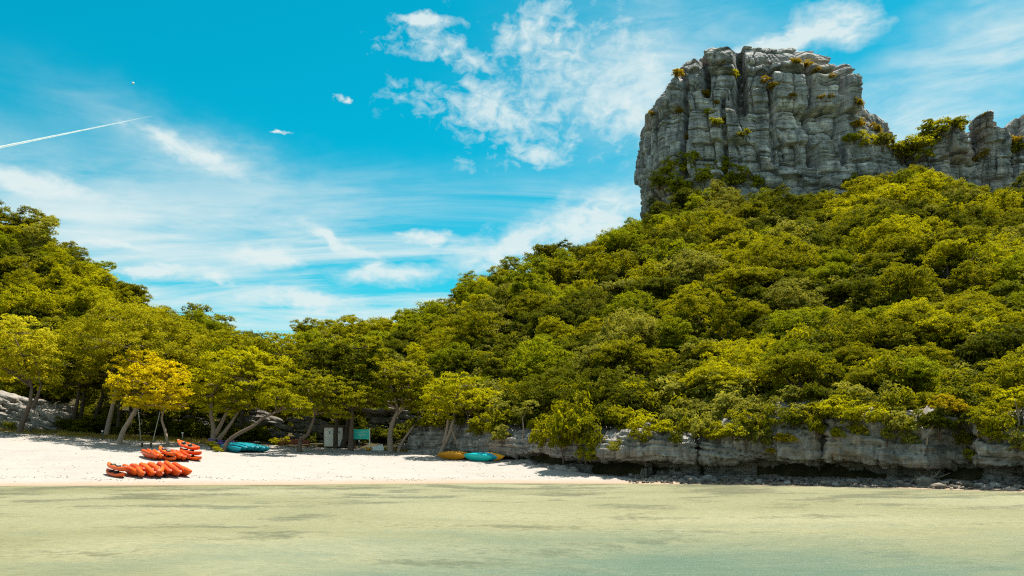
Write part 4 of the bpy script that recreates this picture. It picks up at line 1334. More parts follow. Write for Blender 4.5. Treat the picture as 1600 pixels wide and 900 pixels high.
def outcrop(px, d, w, h, tilt, n, label, seed, depth=1.4, z0=0.0, shade=True):
    """tilted limestone beds, one slab on the other"""
    rng = np.random.default_rng(seed)
    x = (px - 800) / F * d
    e = link('rock_outcrop', None, loc=(x, d, gz(x, d) + z0))
    tag(e, label, 'rock', G5)
    for k in range(n):
        v = (k + 0.5) / n
        u = rng.uniform(-0.5, 0.5) * (1 - 0.4 * v)
        sc = rng.uniform(0.7, 1.25) * max(0.6, min(1.4, w / 3.2))
        lx = u * w
        z = v * h - math.tan(tilt) * lx
        if z < -0.1:
            continue
        o = link('slab', SLABS[int(rng.integers(0, 6))], e, (lx, (v - 0.5) * depth + rng.uniform(-0.3, 0.3), z), (rng.uniform(-0.12, 0.12), tilt + rng.uniform(-0.08, 0.08), rng.uniform(-0.3, 0.3) + (math.pi if rng.random() < .5 else 0) * 0),
             (sc, sc * rng.uniform(0.8, 1.2), sc * rng.uniform(0.7, 1.3)))
        o.material_slots[0].link = 'OBJECT'
        o.material_slots[0].material = ROCK_SHADE if shade else ROCK_BEACH


outcrop(6, 90, 6.4, 3.8, 0.30, 24, 'large pale slabbed outcrop at the left edge behind the beach', 1, 3.0, 0.0, False)
outcrop(60, 89, 4.2, 2.2, 0.30, 13, 'lower end of the pale slabs right of the leftmost trunk', 2, 2.0, 0.0, False)
outcrop(97, 91, 3.0, 2.6, 0.05, 8, 'square shaded rock right of the pale slabs', 3)
outcrop(302, 93, 3.0, 2.0, 0.2, 8, 'broken rock left of the many-stemmed tree', 4)
outcrop(410, 92, 3.0, 3.2, 0.22, 11, 'tall ledged rock above the teal kayaks', 5)
outcrop(437, 90, 2.4, 2.0, 0.15, 7, 'rock behind the left end of the picnic table', 6)
outcrop(484, 91, 3.2, 2.4, 0.2, 9, 'tumbled rock between picnic table and grey cabin', 7)
outcrop(598, 92, 4.0, 4.6, 0.05, 14, 'high grey rock wall right of the teal sign', 8)
outcrop(640, 90, 3.4, 3.6, 0.1, 12, 'grey rock wall behind the pale boulder', 9)
outcrop(664, 85, 2.4, 1.4, 0.2, 6, 'reddish layered rock left of the crossed-trunk tree', 10)
pb = on_ground(632, 704)
tag(link('pale_boulder', boulder_mesh('pale_boulder', 230, (0.95, 0.6, 0.48), ROCK_BEACH, 4, 0.4, 0, 0.2), loc=pb + Vector((0, 0.6, 0.35))), 'pale speckled round-topped boulder at the back of the beach', 'boulder')
for px, py, s, lab in [(402, 693, 0.35, 'small pale rock right of the teal kayaks'), (652, 702, 0.32, 'small grey rock right of the pale boulder'), (488, 700, 0.3, 'small rock at the foot of the tumbled rocks')]:
    q = on_ground(px, py)
    tag(link('beach_rock', boulder_mesh('beach_rock', int(px), (s, s * .8, s * .6), ROCK_BEACH, 3, 0.4, 0, 0.14), loc=q + Vector((0, 0, s * 0.25))), lab, 'rock', 'small rocks on the upper beach')

# boulders and shingle along the cliff foot
rb = np.random.default_rng(77)
small = [boulder_mesh('foot_boulder', 300 + k, (0.34, 0.28, 0.2), ROCK_SHADE if k % 2 else ROCK_CLIFF, 3, 0.45, 0, 0.13) for k in range(6)]
names = {}
for k in range(34):
    px = [1065, 1080, 1188, 1205, 1230, 1262, 1275, 1290, 1305, 1318, 1330, 1345, 1352, 1368, 1380, 1395, 1404, 1418, 1436, 1448, 1462, 1470, 1476, 1488, 1500, 1515, 1530, 1542, 1555, 1570, 1580, 1590, 1610, 1630][k]
    w = np.interp(px, KX, KW)
    d = w + rb.uniform(0.2, 1.4)
    x = (px - 800) / F * d
    s = rb.uniform(0.45, 1.15) * (1.7 if 1440 < px < 1480 else 1.0)
    o = link('foot_boulder', small[k % 6], loc=(x, d, max(gz(x, d), 0) + 0.05 * s), rot=(rb.uniform(-.2, .2), rb.uniform(-.2, .2), rb.uniform(0, 6.28)), scale=(s, s, s))
    size = 'big' if s > 1.1 else 'small' if s < 0.7 else 'middling'
    ref = 'left of the pale shingle' if px < 1250 else 'in the pale shingle bank' if px < 1400 else 'at the sea cave mouth' if px < 1505 else 'right of the sea cave'
    lab = '%s grey boulder at the cliff foot %s' % (size, ref)
    names.setdefault(lab, []).append(o)
for lab, os_ in names.items():
    for i, o in enumerate(os_):
        l2 = lab if len(os_) == 1 else lab + ', ' + ['first', 'second', 'third', 'fourth', 'fifth', 'sixth', 'seventh', 'eighth', 'ninth', 'tenth', 'eleventh'][min(i, 10)] + ' from left'
        tag(o, l2, 'boulder', 'boulders along the cliff foot')


def shingle():
    import bmesh
    bm = bmesh.new()
    bmesh.ops.create_icosphere(bm, subdivisions=1, radius=1.0)
    v0 = np.array([q.co[:] for q in bm.verts])
    f0 = np.array([[w.index for w in q.verts] for q in bm.faces])
    bm.free()
    rng = np.random.default_rng(5)
    V, Fc = [], []
    n = 0
    for k in range(2600):
        px = rng.uniform(980, 1720)
        w = np.interp(px, KX, KW)
        dens = 0.85 if 1230 < px < 1400 else 0.22
        if rng.random() > dens:
            continue
        d = w + rng.uniform(0.0, 2.4) ** 1.0
        x = (px - 800) / F * d
        s = rng.uniform(0.05, 0.15)
        vv = v0 * (1 + 0.25 * rng.normal(size=(len(v0), 1))) * np.array([s * rng.uniform(.8, 1.4), s * rng.uniform(.8, 1.4), s * rng.uniform(.5, .9)])
        V.append(vv + np.array([x, d, max(gz(x, d), 0.0) + s * 0.2 + max(0, 0.10 * (d - w))]))
        Fc.append(f0 + n)
        n += len(v0)
    tag(link('pebbles', make_mesh('pebbles', np.concatenate(V), np.concatenate(Fc), ROCK_SHADE, False)), 'grey and white pebbles heaped along the foot of the cliff', 'pebbles', kind='stuff')


shingle()

# ------------------------------------------------------------------ kayaks
KM = {'orange': mat_kayak('kayak_orange', (0.70, 0.085, 0.002)), 'teal': mat_kayak('kayak_teal', (0.0, 0.21, 0.26)), 'aqua': mat_kayak('kayak_aqua', (0.004, 0.42, 0.40)),
      'yellow': mat_kayak('kayak_yellow', (0.52, 0.235, 0.003)), 'purple': mat_kayak('kayak_purple', (0.13, 0.06, 0.36)), 'red': mat_kayak('kayak_red', (0.62, 0.12, 0.03)), 'blue': mat_kayak('kayak_blue', (0.0, 0.22, 0.32))}
DARK_PLASTIC = mat_simple('dark_plastic', (0.03, 0.04, 0.035), 0.5)
WHITE_ROPE = mat_simple('white_rope', (0.6, 0.6, 0.56), 0.8)


def kayak_meshes():
    """sit-on-top kayak, 3.2 m long: hull with rockered ends, two seat wells in the deck"""
    ns, nr = 41, 22
    L = 1.62
    V = []
    for i in range(ns):
        s = -1 + 2 * i / (ns - 1)
        w = 0.37 * max(0.0, 1 - abs(s) ** 2.5) ** 0.72 + 0.012
        keel = 0.20 * abs(s) ** 3.2
        sheer = 0.30 + 0.13 * abs(s) ** 2.6
        for j in range(nr):
            a = 2 * math.pi * j / nr
            y = w * math.copysign(abs(math.cos(a)) ** 0.75, math.cos(a))
            up = math.sin(a)
            if up < 0:
                z = sheer * 0.72 - (sheer * 0.72 - keel) * abs(up) ** 0.8
            else:
                z = sheer * 0.72 + (sheer * 0.28 + 0.03 * (1 - abs(s))) * up ** 0.6
                for c0, hl in ((-0.30, 0.20), (0.30, 0.20)):
                    g = math.exp(-((s - c0) / hl) ** 6) * math.exp(-(y / (0.68 * w + 1e-4)) ** 6)
                    z -= 0.15 * g
            V.append((L * s * (1.0 + 0.02 * up), y, z))
    V = np.array(V)
    a = [(ns - 1) * nr + j for j in range(nr)]
    fs = [[i * nr + j, (i + 1) * nr + j, (i + 1) * nr + (j + 1) % nr, i * nr + (j + 1) % nr] for i in range(ns - 1) for j in range(nr)]
    c0, c1 = len(V), len(V) + 1
    V = np.concatenate([V, V[:nr].mean(0)[None], V[-nr:].mean(0)[None]])
    tri = [[c0, j, (j + 1) % nr] for j in range(nr)] + [[c1, a[(j + 1) % nr], a[j]] for j in range(nr)]
    hull = make_mesh('kayak_hull', V, [np.array(fs), np.array(tri)], KM['orange'])
    seat = Parts().box((0, 0, 0), (0.40, 0.42, 0.05)).box((-0.2, 0, 0.10), (0.05, 0.40, 0.22), ry=-0.25).mesh('kayak_seat', DARK_PLASTIC)
    han = Parts().tube([(-0.02, -0.07, 0.0), (0.03, -0.06, 0.06), (0.03, 0.06, 0.06), (-0.02, 0.07, 0.0)], 0.014, 6).mesh('kayak_handle', WHITE_ROPE)
    ang = np.arange(12) * math.pi / 6
    hv = np.concatenate([np.stack([0.1 * np.cos(ang), 0.1 * np.sin(ang), 0 * ang], 1), np.stack([0.085 * np.cos(ang), 0.085 * np.sin(ang), 0 * ang + 0.03], 1), [[0, 0, 0.035]]])
    hf = [[j, (j + 1) % 12, 12 + (j + 1) % 12, 12 + j] for j in range(12)]
    hatch = make_mesh('kayak_hatch', hv, [np.array(hf), np.array([[12 + j, 12 + (j + 1) % 12, 24] for j in range(12)])], DARK_PLASTIC)
    return hull, seat, han, hatch, V


K_HULL, K_SEAT, K_HANDLE, K_HATCH, K_V = kayak_meshes()


def kayak(px, py, az, roll, col, label, group, lift=0.0, pitch=0.0, scale=1.0, shift=(0, 0)):
    """middle of the hull stands over the ground seen at (px, py)"""
    g = on_ground(px, py)
    x, y = g.x + shift[0], g.y + shift[1]
    fx, fy = math.cos(R(az)), math.sin(R(az))
    slope = (gz(x + fx, y + fy) - gz(x - fx, y - fy)) / 2
    M = Matrix.Rotation(R(az), 3, 'Z') @ Matrix.Rotation(-math.atan(slope) + R(pitch), 3, 'Y') @ Matrix.Rotation(R(roll), 3, 'X')
    w = K_V @ np.array(M).T * scale
    low = (w[:, 2] - (ground(x + w[:, 0], y + w[:, 1]))).min()
    e = link('kayak', None, loc=(x, y, -low - 0.02 + lift), rot=M.to_euler(), scale=(scale,) * 3)
    tag(e, label, 'kayak', group)
    h = link('hull', K_HULL, e)
    h.material_slots[0].link = 'OBJECT'
    h.material_slots[0].material = KM[col]
    for sx in (-0.52, 0.42):
        link('seat', K_SEAT, e, (sx, 0, 0.19))
    for s in (-1, 1):
        link('handle', K_HANDLE, e, (s * 1.46, 0, 0.395), (0, 0, 0 if s > 0 else math.pi))
    link('hatch', K_HATCH, e, (1.02, 0, 0.345))
    return e


GK1 = 'orange kayaks in the pile nearest the water'
AZ = -58
kayak(181, 744, AZ + 14, 8, 'orange', 'bottom kayak of the flat pair at the left end of the front pile', GK1)
kayak(182, 744, AZ + 16, -6, 'orange', 'top kayak of the flat pair at the left end of the front pile', GK1, lift=0.42, pitch=2)
for i, (px, rl, da, lab) in enumerate([
        (198, 50, 8, 'first tilted orange kayak right of the flat pair'), (205, 58, 5, 'second tilted orange kayak right of the flat pair'), (212, 64, 0, 'third tilted orange kayak of the front pile'),
        (219, 60, 4, 'fourth tilted orange kayak of the front pile'), (226, 68, 2, 'fifth tilted orange kayak of the front pile'), (233, 66, 5, 'sixth tilted orange kayak of the front pile'), (240, 70, 1, 'seventh tilted orange kayak of the front pile'),
        (247, 72, 4, 'orange kayak just left of the one showing its hatch'), (254, -62, -3, 'orange kayak leaning the other way, showing its dark deck hatch'), (260, 70, 6, 'orange kayak just right of the one showing its hatch'),
        (266, 72, 2, 'third orange kayak from the right end of the front pile'), (272, 66, 6, 'second orange kayak from the right end of the front pile'), (278, 58, 9, 'orange kayak at the right end of the front pile')]):
    kayak(px, 743, AZ + da, -(rl + 6 if rl > 0 else rl), 'orange', lab, GK1, scale=1.1, pitch=[2, -2, 3, 0, 2, -1, 3, 1, -2, 4, 0, 2, -1][i], lift=[0, .05, 0, .08, 0, .10, 0.04, .1, .05, 0.12, 0.03, 0.08, 0][i], shift=(0, [0, .2, -.1, .25, 0, .15, -.15, .2, 0, .1, -.1, .2, 0][i]))
GK2 = 'orange kayaks in the pile farther up the beach'
for i, (px, py, az, rl, lift, pt, lab) in enumerate([
        (226, 716, -50, 58, 0, 0, 'orange and yellow kayak at the left end of the rear pile'), (233, 717, -54, 62, 0.05, 2, 'second kayak from the left of the rear pile'), (241, 717, -56, 66, 0, 0, 'third kayak from the left of the rear pile'),
        (262, 718, -44, 10, 0, 0, 'lower kayak of the flat pair in the rear pile'), (260, 718, -46, -8, 0.42, 3, 'upper kayak of the flat pair in the rear pile'),
        (270, 718, -56, 64, 0.06, 0, 'first tilted kayak right of the rear flat pair'), (277, 718, -56, 62, 0.0, 2, 'second tilted kayak right of the rear flat pair'), (284, 718, -56, 60, 0.05, -1, 'third tilted kayak right of the rear flat pair'),
        (298, 718, -38, 6, 0, 0, 'bottom kayak at the right end of the rear pile'), (297, 717, -38, -5, 0.38, 1, 'middle kayak of the stack at the right end of the rear pile'), (295, 716, -36, 14, 0.80, 7, 'topmost orange kayak, tilted up on the rear pile')]):
    kayak(px, py, az, -rl if abs(rl) > 30 else rl, 'orange', lab, GK2, lift, pt, scale=1.05)
GK3 = 'teal kayaks under the many-stemmed tree'
for i, (px, rl, lift, lab) in enumerate([
        (357, 40, 0, 'leftmost teal kayak beside the leaning trunk'), (364, 50, 0.05, 'second teal kayak from the leaning trunk'), (370, 56, 0.1, 'third teal kayak from the leaning trunk'), (376, 60, 0.1, 'fourth teal kayak from the leaning trunk'),
        (382, 60, 0.06, 'fifth teal kayak from the leaning trunk'), (388, 62, 0.05, 'third teal kayak from the open-sand end'), (394, 58, 0.0, 'second teal kayak from the open-sand end'), (400, 48, 0.0, 'rightmost teal kayak by the open sand')]):
    kayak(px, 706, -40 + (i % 3) * 3, -rl - 6, 'teal', lab, GK3, lift, scale=1.08)
kayak(347, 698, -20, 20, 'purple', 'purple kayak half hidden behind the leaning trunk', None, lift=0.25)
GK4 = 'kayaks lying at the beach end of the cliff'
kayak(703, 719, -34, -56, 'yellow', 'yellow kayak tilted on its side beside the crossed trunks', GK4, scale=1.05)
kayak(710, 718, -34, -50, 'yellow', 'second yellow kayak just behind the front yellow one', GK4, lift=0.08, scale=1.05)
kayak(719, 718, -36, -42, 'red', 'reddish orange kayak behind the yellow kayaks', GK4)
kayak(744, 721, -40, -50, 'aqua', 'bright aqua kayak right of the white-barked trunk', GK4, scale=1.1)
kayak(754, 721, -42, -56, 'blue', 'blue-teal kayak between aqua and yellow kayaks', GK4, lift=0.03, scale=1.1)
kayak(761, 721, -42, -60, 'yellow', 'yellow-edged kayak at the far right of the kayaks', GK4, lift=0.02, scale=1.1)


# ------------------------------------------------------------------ small structures on the beach
def bollard(px, py, label, h=0.95):
    g = on_ground(px, py)
    e = link('path_light', None, loc=g)
    tag(e, label, 'bollard light', 'low bollard lights at the back of the beach')
    link('post', Parts().tube([(0, 0, -0.2), (0, 0, 0.05), (0, 0, h - 0.15)], [0.085, 0.075, 0.07], 10).mesh('post', DARK_PLASTIC), e)
    link('lamp_head', Parts().tube([(0, 0, h - 0.15), (0, 0, h - 0.02), (0, 0, h)], [0.085, 0.085, 0.03], 10).mesh('lamp_head', mat_simple('lamp_white', (0.7, 0.7, 0.66), 0.4)), e)


bollard(47, 677, 'dark bollard light right of the leftmost trunk', 0.9)
bollard(160, 688, 'bollard light with white cap beside the feathery tree trunk', 1.0)
bollard(285, 690, 'bollard light standing alone behind the rear orange kayaks', 0.95)
bollard(561, 701, 'bollard light with white cap under the teal sign', 0.85)

WOOD = mat_bark('weathered_wood', (0.05, 0.035, 0.025), (0.16, 0.11, 0.08))
RED_WOOD = mat_bark('reddish_wood', (0.13, 0.045, 0.030), (0.30, 0.11, 0.075))
g = on_ground(229, 699)
e = link('bench', None, loc=g)
tag(e, 'small dark backless bench on the sand behind the orange kayaks', 'bench')
link('seat', Parts().box((0, 0, 0.44), (1.15, 0.34, 0.06)).mesh('seat', WOOD, False), e)
for sx in (-0.42, 0.42):
    link('leg', Parts().box((sx, 0, 0.2), (0.10, 0.26, 0.42)).mesh('leg', WOOD, False), e)

g = on_ground(449, 699)
e = link('picnic_table', None, loc=g + Vector((0, 1.2, 0.05)), rot=(0, 0, 0.06))
tag(e, 'reddish wooden picnic table with benches in front of the rocks', 'picnic table')
for k in range(4):
    link('plank', Parts().box((0, -0.34 + 0.225 * k, 0.76), (2.3, 0.20, 0.05)).mesh('plank', RED_WOOD, False), e)
for sy in (-0.75, 0.75):
    link('bench_seat', Parts().box((0, sy, 0.45), (2.3, 0.27, 0.05)).mesh('bench_seat', RED_WOOD, False), e)
for sx in (-0.85, 0.85):
    link('leg', Parts().box((sx, 0.32, 0.36), (0.09, 0.09, 0.80), rx=0.38).box((sx + 0.05, -0.32, 0.36), (0.09, 0.09, 0.80), rx=-0.38).mesh('leg', RED_WOOD, False), e)
    link('brace', Parts().box((sx - 0.06, 0, 0.40), (0.06, 1.6, 0.08)).mesh('brace', RED_WOOD, False), e)
e = link('low_fence', None, loc=g + Vector((0.1, 2.5, 0.05)), rot=(0, 0, 0.03))
tag(e, 'low reddish board fence behind the picnic table', 'fence')
for k in range(3):
    link('board', Parts().box((0, 0, 0.16 + 0.24 * k), (3.2, 0.05, 0.2)).mesh('board', RED_WOOD, False), e)
for sx in (-1.5, 0, 1.5):
    link('post', Parts().box((sx, 0.06, 0.35), (0.09, 0.065, 1.0)).mesh('post', RED_WOOD, False), e)

# twin-door cabin
g = on_ground(521, 701)
g.y = max(g.y, 84.6)
g.x = (521 - 800) / F * g.y
g.z = gz(g.x, g.y)
CABIN = mat_simple('painted_panel', (0.80, 0.76, 0.70), 0.6, 0.3, 0.12, 3)
e = link('restroom_cabin', None, loc=g)
tag(e, 'small pale grey cabin with two doors between the trunks', 'cabin')
link('wall', Parts().box((0, 0.75, 1.05), (2.2, 1.4, 2.2)).mesh('wall', WOOD, False), e)
link('roof', Parts().box((0, 0.7, 2.24), (2.6, 2.0, 0.12), rx=0.06).mesh('roof', WOOD, False), e)
for sx, fig in ((-0.5, 0), (0.5, 1)):
    dr = link('door', Parts().box((sx, 0.02, 1.03), (0.94, 0.06, 2.0)).mesh('door', CABIN, False), e)
    link('sign_plate', Parts().box((sx + 0.1, -0.02, 1.52), (0.30, 0.02, 0.40)).mesh('sign_plate', mat_simple('plate_white', (0.62, 0.66, 0.66), 0.5), False), dr)
    link('pictogram', Parts().tube([(sx + 0.1, -0.035, 1.62), (sx + 0.1, -0.035, 1.67)], 0.035, 8).box((sx + 0.1, -0.035, 1.50), (0.11 if fig else 0.08, 0.012, 0.18)).mesh('pictogram', DARK_PLASTIC, False), dr)
    link('handle', Parts().tube([(sx - 0.36, -0.05, 0.95), (sx - 0.36, -0.05, 1.1)], 0.015, 6).mesh('handle', DARK_PLASTIC), dr)

# information sign
TEAL = mat_simple('sign_teal', (0.02, 0.55, 0.46), 0.5, 0.4, 0.08, 2)
WHITE = mat_simple('white_paint', (0.72, 0.73, 0.70), 0.5, 0.4, 0.06, 3)
g = on_ground(565, 703)
e = link('information_sign', None, loc=g, rot=(0, 0, -0.05))
tag(e, 'teal information board with faint white lettering on two posts', 'sign')
u = g.y / F
bw, bh = 25 * u, 15.5 * u
zc = CAM_H + (HOR - 678.5) / F * g.y - g.z
link('board', Parts().box((0, 0, zc), (bw, 0.05, bh)).mesh('board', TEAL, False), e)
for sx, mt in ((-0.42, WOOD), (0.515, WHITE)):
    link('post', Parts().box((sx * bw, 0.07 if sx < 0 else -0.005, (zc + bh / 2) / 2 + 0.03), (0.085, 0.085, zc + bh / 2 + 0.2)).mesh('post', mt, False), e)
let = Parts()
rr = random.Random(3)
for row, (x0, x1, h) in enumerate([(-0.02, 0.36, 0.035), (-0.30, 0.34, 0.03), (-0.25, 0.30, 0.045), (-0.12, 0.18, 0.03), (-0.06, 0.12, 0.03)]):
    x = x0 * bw
    while x < x1 * bw:
        w_ = rr.uniform(0.03, 0.09)
        let.box((x + w_ / 2, -0.03, zc + bh * (0.30 - 0.15 * row)), (w_, 0.008, h))
        x += w_ + 0.03
link('lettering', let.mesh('lettering', WHITE, False), e)

q = on_ground(576, 704)
e = link('yellow_float', None, loc=q + Vector((0, 0, 0.08)), rot=(0, 0, 0.3))
tag(e, 'small yellow float lying at the foot of the sign post', 'float')
link('body', Parts().tube([(-0.26, 0, 0.04), (-0.18, 0, 0.06), (0.0, 0, 0.07), (0.18, 0, 0.06), (0.26, 0, 0.04)], [0.04, 0.14, 0.16, 0.14, 0.04], 12).mesh('body', KM['yellow']), e)
q = on_ground(590, 704)
e = link('white_slab', None, loc=q + Vector((0, 0.3, 0.22)), rot=(0.9, -0.25, 0.2))
tag(e, 'flat white board leaning at the foot of the spreading tree', 'board')
link('panel', Parts().box((0, 0, 0), (1.15, 0.75, 0.05)).mesh('panel', WHITE, False), e)
link('rim', Parts().box((0, 0.39, 0), (1.17, 0.03, 0.07)).box((0, -0.39, 0), (1.17, 0.03, 0.07)).mesh('rim', WHITE, False), e)

# staked young palm between two leaning pale poles
q = on_ground(228, 689)
e = link('young_palm', None, loc=q)
tag(e, 'small bright young palm plant between two leaning poles', 'plant')
fr = []
rng = np.random.default_rng(6)
link('stem', Parts().tube([(0, 0, -0.1), (0.02, 0, 0.25), (0, 0, 0.4)], [0.05, 0.05, 0.03], 7).mesh('stem', LEAF['yellow-green']), e)
for k in range(8):
    a = k * 0.8 + 0.2
    c, s = math.cos(a), math.sin(a)
    V, Fa = [], []
    for j in range(6):
        t_ = j / 5
        r_ = 0.62 * t_
        z_ = 0.35 + 0.62 * t_ - 0.55 * t_ * t_
        wd = 0.11 * math.sin(math.pi * min(1, 0.12 + t_ * 0.86))
        V += [(c * r_ - s * wd, s * r_ + c * wd, z_), (c * r_, s * r_, z_ + 0.03), (c * r_ + s * wd, s * r_ - c * wd, z_)]
    for j in range(5):
        Fa += [[3 * j, 3 * j + 1, 3 * j + 4, 3 * j + 3], [3 * j + 1, 3 * j + 2, 3 * j + 5, 3 * j + 4]]
    link('frond', make_mesh('frond', V, np.array(Fa), LEAF['yellow-green'], True, {'tint': np.full(len(V), 0.9)}), e)
for (x0, y0), (x1, y1), lab in (((220, 686), (216, 640), 'thin pale pole left of the young palm'), ((238, 687), (251, 640), 'thin pale pole right of the young palm, leaning right')):
    b = on_ground(x0, y0 + 3)
    tp = P(x1, y1, b.y + 0.4)
    e = link('stake_pole', None, loc=b)
    tag(e, lab, 'pole', 'pale poles beside the young palm')
    link('shaft', Parts().tube([(0, 0, -0.2), tuple((tp - b) * 0.5 + Vector((0.02, 0, 0))), tuple(tp - b)], [0.035, 0.03, 0.025], 7).mesh('shaft', WHITE_ROPE), e)
    link('tie', Parts().tube([tuple((tp - b) * 0.93), tuple((tp - b) * 0.97)], 0.05, 7).mesh('tie', DARK_PLASTIC), e)


def low_shrub(px, py, s, tint, label, k):
    q = on_ground(px, py)
    e = link('low_shrub', None, loc=q, rot=(0, 0, k), scale=(s, s, s))
    tag(e, label, 'shrub', 'low shrubs on the upper beach')
    c = link('crown', BUSH[k % 5], e)
    c.material_slots[0].link = 'OBJECT'
    c.material_slots[0].material = LEAF[tint]
    link('trunk', BUSH_STEM, e)


low_shrub(331, 703, 0.62, 'dark green', 'low green shrub at the base of the many-stemmed tree', 0)
low_shrub(338, 706, 0.45, 'yellow-green', 'brighter small shrub in front of the many-stemmed tree', 1)
low_shrub(16, 672, 0.75, 'yellow-green', 'yellow-green shrub in front of the pale slabs', 2)
low_shrub(438, 695, 0.8, 'yellow-green', 'bright shrub growing behind the picnic table', 3)
low_shrub(720, 709, 0.5, 'olive', 'tufted shrub behind the yellow kayaks', 4)
low_shrub(560, 690, 0.5, 'olive', 'shrub behind the posts of the teal sign', 5)


# driftwood at the cave
def driftwood(px, d, label, seed, size=1.0):
    rng = np.random.default_rng(seed)
    x = (px - 800) / F * d
    b = Vector((x, d, max(gz(x, d), 0) + 0.1))
    e = link('driftwood', None, loc=b)
    tag(e, label, 'driftwood', 'bleached driftwood at the sea cave')
    link('trunk', Parts().tube([(-0.9 * size, 0, 0.02), (-0.3 * size, 0.1, 0.2), (0.3 * size, 0, 0.45 * size), (0.6 * size, -0.05, 0.9 * size)], [0.09, 0.08, 0.06, 0.03], 8).mesh('trunk', BARK_PALE), e)
    for k in range(5):
        a = rng.uniform(-1.2, 1.2)
        s0 = np.array([rng.uniform(-.4, .5) * size, 0, 0.3 * size])
        dirn = np.array([math.sin(a), rng.uniform(-.4, .2), abs(math.cos(a)) * 0.8 + 0.1]) * size * rng.uniform(0.5, 0.9)
        link('branch', Parts().tube([s0, s0 + dirn * 0.5 + np.array([0.05, 0, 0.03]), s0 + dirn], [0.045, 0.03, 0.012], 6).mesh('branch', BARK_PALE), e)


driftwood(1455, 50.6, 'bleached forked driftwood branch standing at the sea cave mouth', 4, 1.0)
driftwood(1436, 50.9, 'smaller bleached driftwood left of the forked branch', 9, 0.7)

# slim trees standing on the cliff
for k, (px, py0, py1, lean, lm, lob, lab) in enumerate([
        (817, 684, 652, -1, 'grey-green', [(815, 645, 18, 10), (828, 636, 16, 10)], 'slim pale sapling standing on the cliff left of the sand tip'),
        (1447, 702, 672, 0, 'grey-green', [(1445, 668, 13, 8)], 'small palm-like sapling on the rocks left of the sea cave'),
        (1452, 675, 645, 12, 'amber', [(1478, 632, 26, 14), (1495, 640, 20, 10)], 'leaning tree with orange-tinged leaves above the sea cave'),
        (1150, 704, 682, 6, 'yellow-green', [(1142, 674, 22, 9), (1128, 680, 14, 8)], 'little tree with pale stems clinging to the cliff face'),
        (1590, 680, 640, 0, 'yellow-green', [(1585, 622, 30, 18), (1610, 632, 24, 14)], 'bushy tree with visible trunk at the right edge above the cliff')]):
    h = hit(px, py0)
    if h is None:
        continue
    loc = h[0]
    D = loc.y + 0.1
    e = link('cliff_sapling', None, loc=loc)
    tag(e, lab, 'tree', 'saplings growing on the cliff')
    rng = np.random.default_rng(400 + k)
    tp = P(px + lean, py1, D) - loc
    t = Parts().tube([(0, 0.1, -0.15), tuple(tp * 0.5 + Vector((0.08, 0, 0))), tuple(tp)], [0.08, 0.06, 0.04], 7)
    L = []
    for (cx, cy, rx, ry) in lob:
        c = P(cx, cy, D) - loc
        t.tube([tuple(tp * 0.9), tuple((tp + c) / 2), tuple(c)], [0.04, 0.03, 0.015], 5)
        L.append((np.array(c), (rx / F * D, rx / F * D * 0.8, ry / F * D)))
    link('trunk', t.mesh('trunk', BARK_PALE), e)
    link('crown', crown_mesh('crown', L, rng, LEAF[lm], leaf=0.18, clump=0.32, cover=1.1), e)


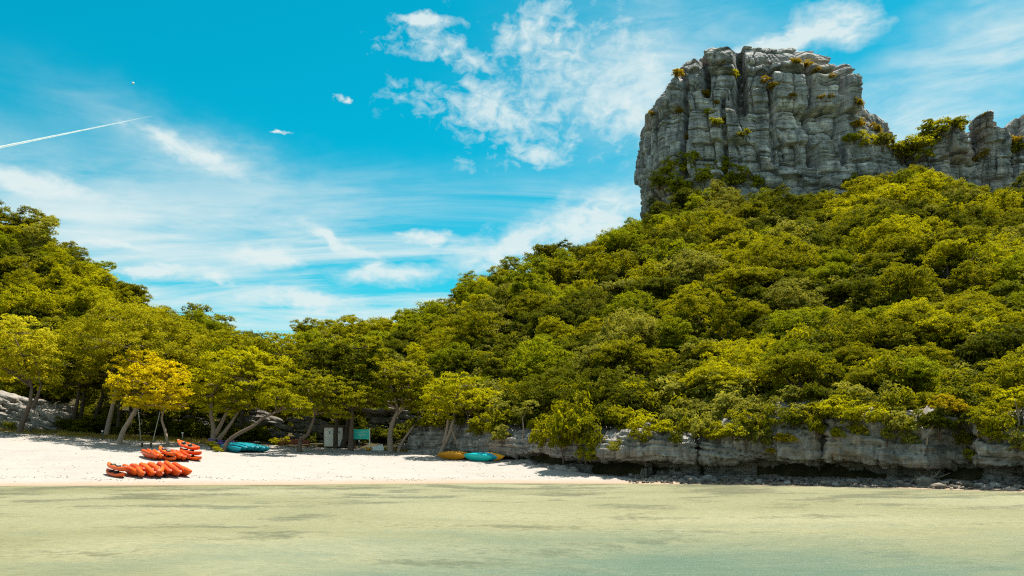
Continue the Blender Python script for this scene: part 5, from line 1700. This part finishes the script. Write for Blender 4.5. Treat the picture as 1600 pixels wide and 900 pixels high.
# ------------------------------------------------------------------ grass strip and leaf litter
def ground_cover():
    rng = np.random.default_rng(12)
    n = 9000
    px = np.concatenate([rng.uniform(-200, 130, n // 3), rng.uniform(90, 345, n // 2), rng.uniform(600, 700, n // 6)])
    d = np.interp(px, KX, KB) + rng.uniform(-0.8, 5.5, len(px)) * np.where(px > 560, 0.3, 1)
    x = (px - 800) / F * d
    z = ground(x, d)
    h = rng.uniform(0.12, 0.34, len(px))
    a = rng.uniform(0, 6.28, len(px))
    lx, ly = 0.1 * np.cos(a), 0.1 * np.sin(a)
    b = np.stack([x, d, z - 0.02], 1)
    V = np.stack([b + np.stack([-0.03 * np.sin(a), 0.03 * np.cos(a), 0 * a], 1), b + np.stack([0.03 * np.sin(a), -0.03 * np.cos(a), 0 * a], 1), b + np.stack([lx, ly, h], 1)], 1).reshape(-1, 3)
    m = mat_leaf('dry_grass', (0.16, 0.13, 0.02), (0.36, 0.27, 0.06), 0.3)
    tag(link('grass', make_mesh('grass', V, np.arange(len(V)).reshape(-1, 3), m, False, {'tint': np.repeat(rng.random(len(px)), 3)})), 'thin strip of dry yellowish grass behind the sand', 'grass', kind='stuff')
    n = 5200
    px = rng.uniform(-80, 760, n)
    b_ = np.interp(px, KX, KB)
    d = b_ - np.abs(rng.normal(0, 3.2, n)) + 1.2
    x = (px - 800) / F * d
    keep = (fbm(np.stack([x / 3, d / 3, 0 * x], 1), 2, 55) > -0.05) & (d > np.interp(px, KX, KW) + 9)
    x, d = x[keep], d[keep]
    c = np.stack([x, d, ground(x, d) + 0.02], 1)
    V, Fq = leaf_quads(c, rng.normal(0, 0.25, (len(c), 3)) + np.array([0, 0, 1.0]), np.full(len(c), 0.15), rng)
    n2 = 420
    pw2 = rng.uniform(-80, 960, n2)
    d2_ = np.interp(pw2, KX, KW) + np.where(rng.random(n2) < 0.6, rng.normal(3.2, 0.35, n2), rng.uniform(1, 16, n2)) + 0.8 * np.sin(pw2 / 37.0)
    x2 = (pw2 - 800) / F * d2_
    c2 = np.stack([x2, d2_, ground(x2, d2_) + 0.02], 1)
    V2, F2 = leaf_quads(c2, rng.normal(0, 0.25, (n2, 3)) + np.array([0, 0, 1.0]), np.full(n2, 0.16), rng)
    V, Fq = np.concatenate([V, V2]), np.concatenate([Fq, F2 + len(V)])
    c = np.concatenate([c, c2])
    m = mat_leaf('fallen_leaf', (0.05, 0.035, 0.015), (0.20, 0.12, 0.04), 0.1)
    tag(link('leaf_litter', make_mesh('leaf_litter', V, Fq, m, False, {'tint': np.repeat(rng.random(len(c)), 4)})), 'scattered brown fallen leaves on the sand under the trees', 'leaf litter', kind='stuff')


ground_cover()


# ------------------------------------------------------------------ high in the sky
def contrail():
    D = 4000.0
    a, b = P(-160, 263, D), P(238, 181, D + 600)
    m, t = new_mat('ice_trail')
    oc = nd(t, 'ShaderNodeTexCoord').outputs['Generated']
    pos = nd(t, 'ShaderNodeNewGeometry').outputs['Position']
    n = noise(t, pos, 0.02, 5, 0.6)
    df = nd(t, 'ShaderNodeBsdfDiffuse', {'Color': (0.9, 0.9, 0.9, 1)})
    tl = nd(t, 'ShaderNodeBsdfTranslucent', {'Color': (0.9, 0.9, 0.9, 1)})
    cloud = nd(t, 'ShaderNodeMixShader', {0: 0.55, 1: df.outputs[0], 2: tl.outputs[0]})
    tr = nd(t, 'ShaderNodeBsdfTransparent')
    u = nd(t, 'ShaderNodeSeparateXYZ', {0: oc}).outputs[0]
    tail = ramp(t, u, [(0.0, 0.9), (0.72, 0.8), (1.0, 0.12)])
    f = mth(t, 'MULTIPLY', tail, ramp(t, n, [(0.3, 0.6), (0.6, 1.0)]))
    finish(t, nd(t, 'ShaderNodeMixShader', {0: f, 1: tr.outputs[0], 2: cloud.outputs[0]}).outputs[0])
    n_ = 60
    pts = [tuple((b - a) * (i / (n_ - 1))) for i in range(n_)]
    rad = [8.0 * (1 - 0.86 * i / (n_ - 1)) * (1 + 0.12 * math.sin(i * 2.1)) for i in range(n_)]
    o = link('contrail', Parts().tube(pts, rad, 10).mesh('contrail', m), loc=a)
    tag(o, 'thin white aircraft contrail slanting across the left sky', 'contrail')
    mm = mat_simple('moon_dust', (0.85, 0.85, 0.82), 1.0, 0.0, 0.1, 0.2)
    import bmesh
    bm = bmesh.new()
    bmesh.ops.create_icosphere(bm, subdivisions=3, radius=8.5)
    me = bpy.data.meshes.new('moon')
    bm.to_mesh(me)
    bm.free()
    me.materials.append(mm)
    tag(link('moon', me, loc=P(208, 130, 6000)), 'tiny white dot of the moon above the contrail', 'moon')


contrail()
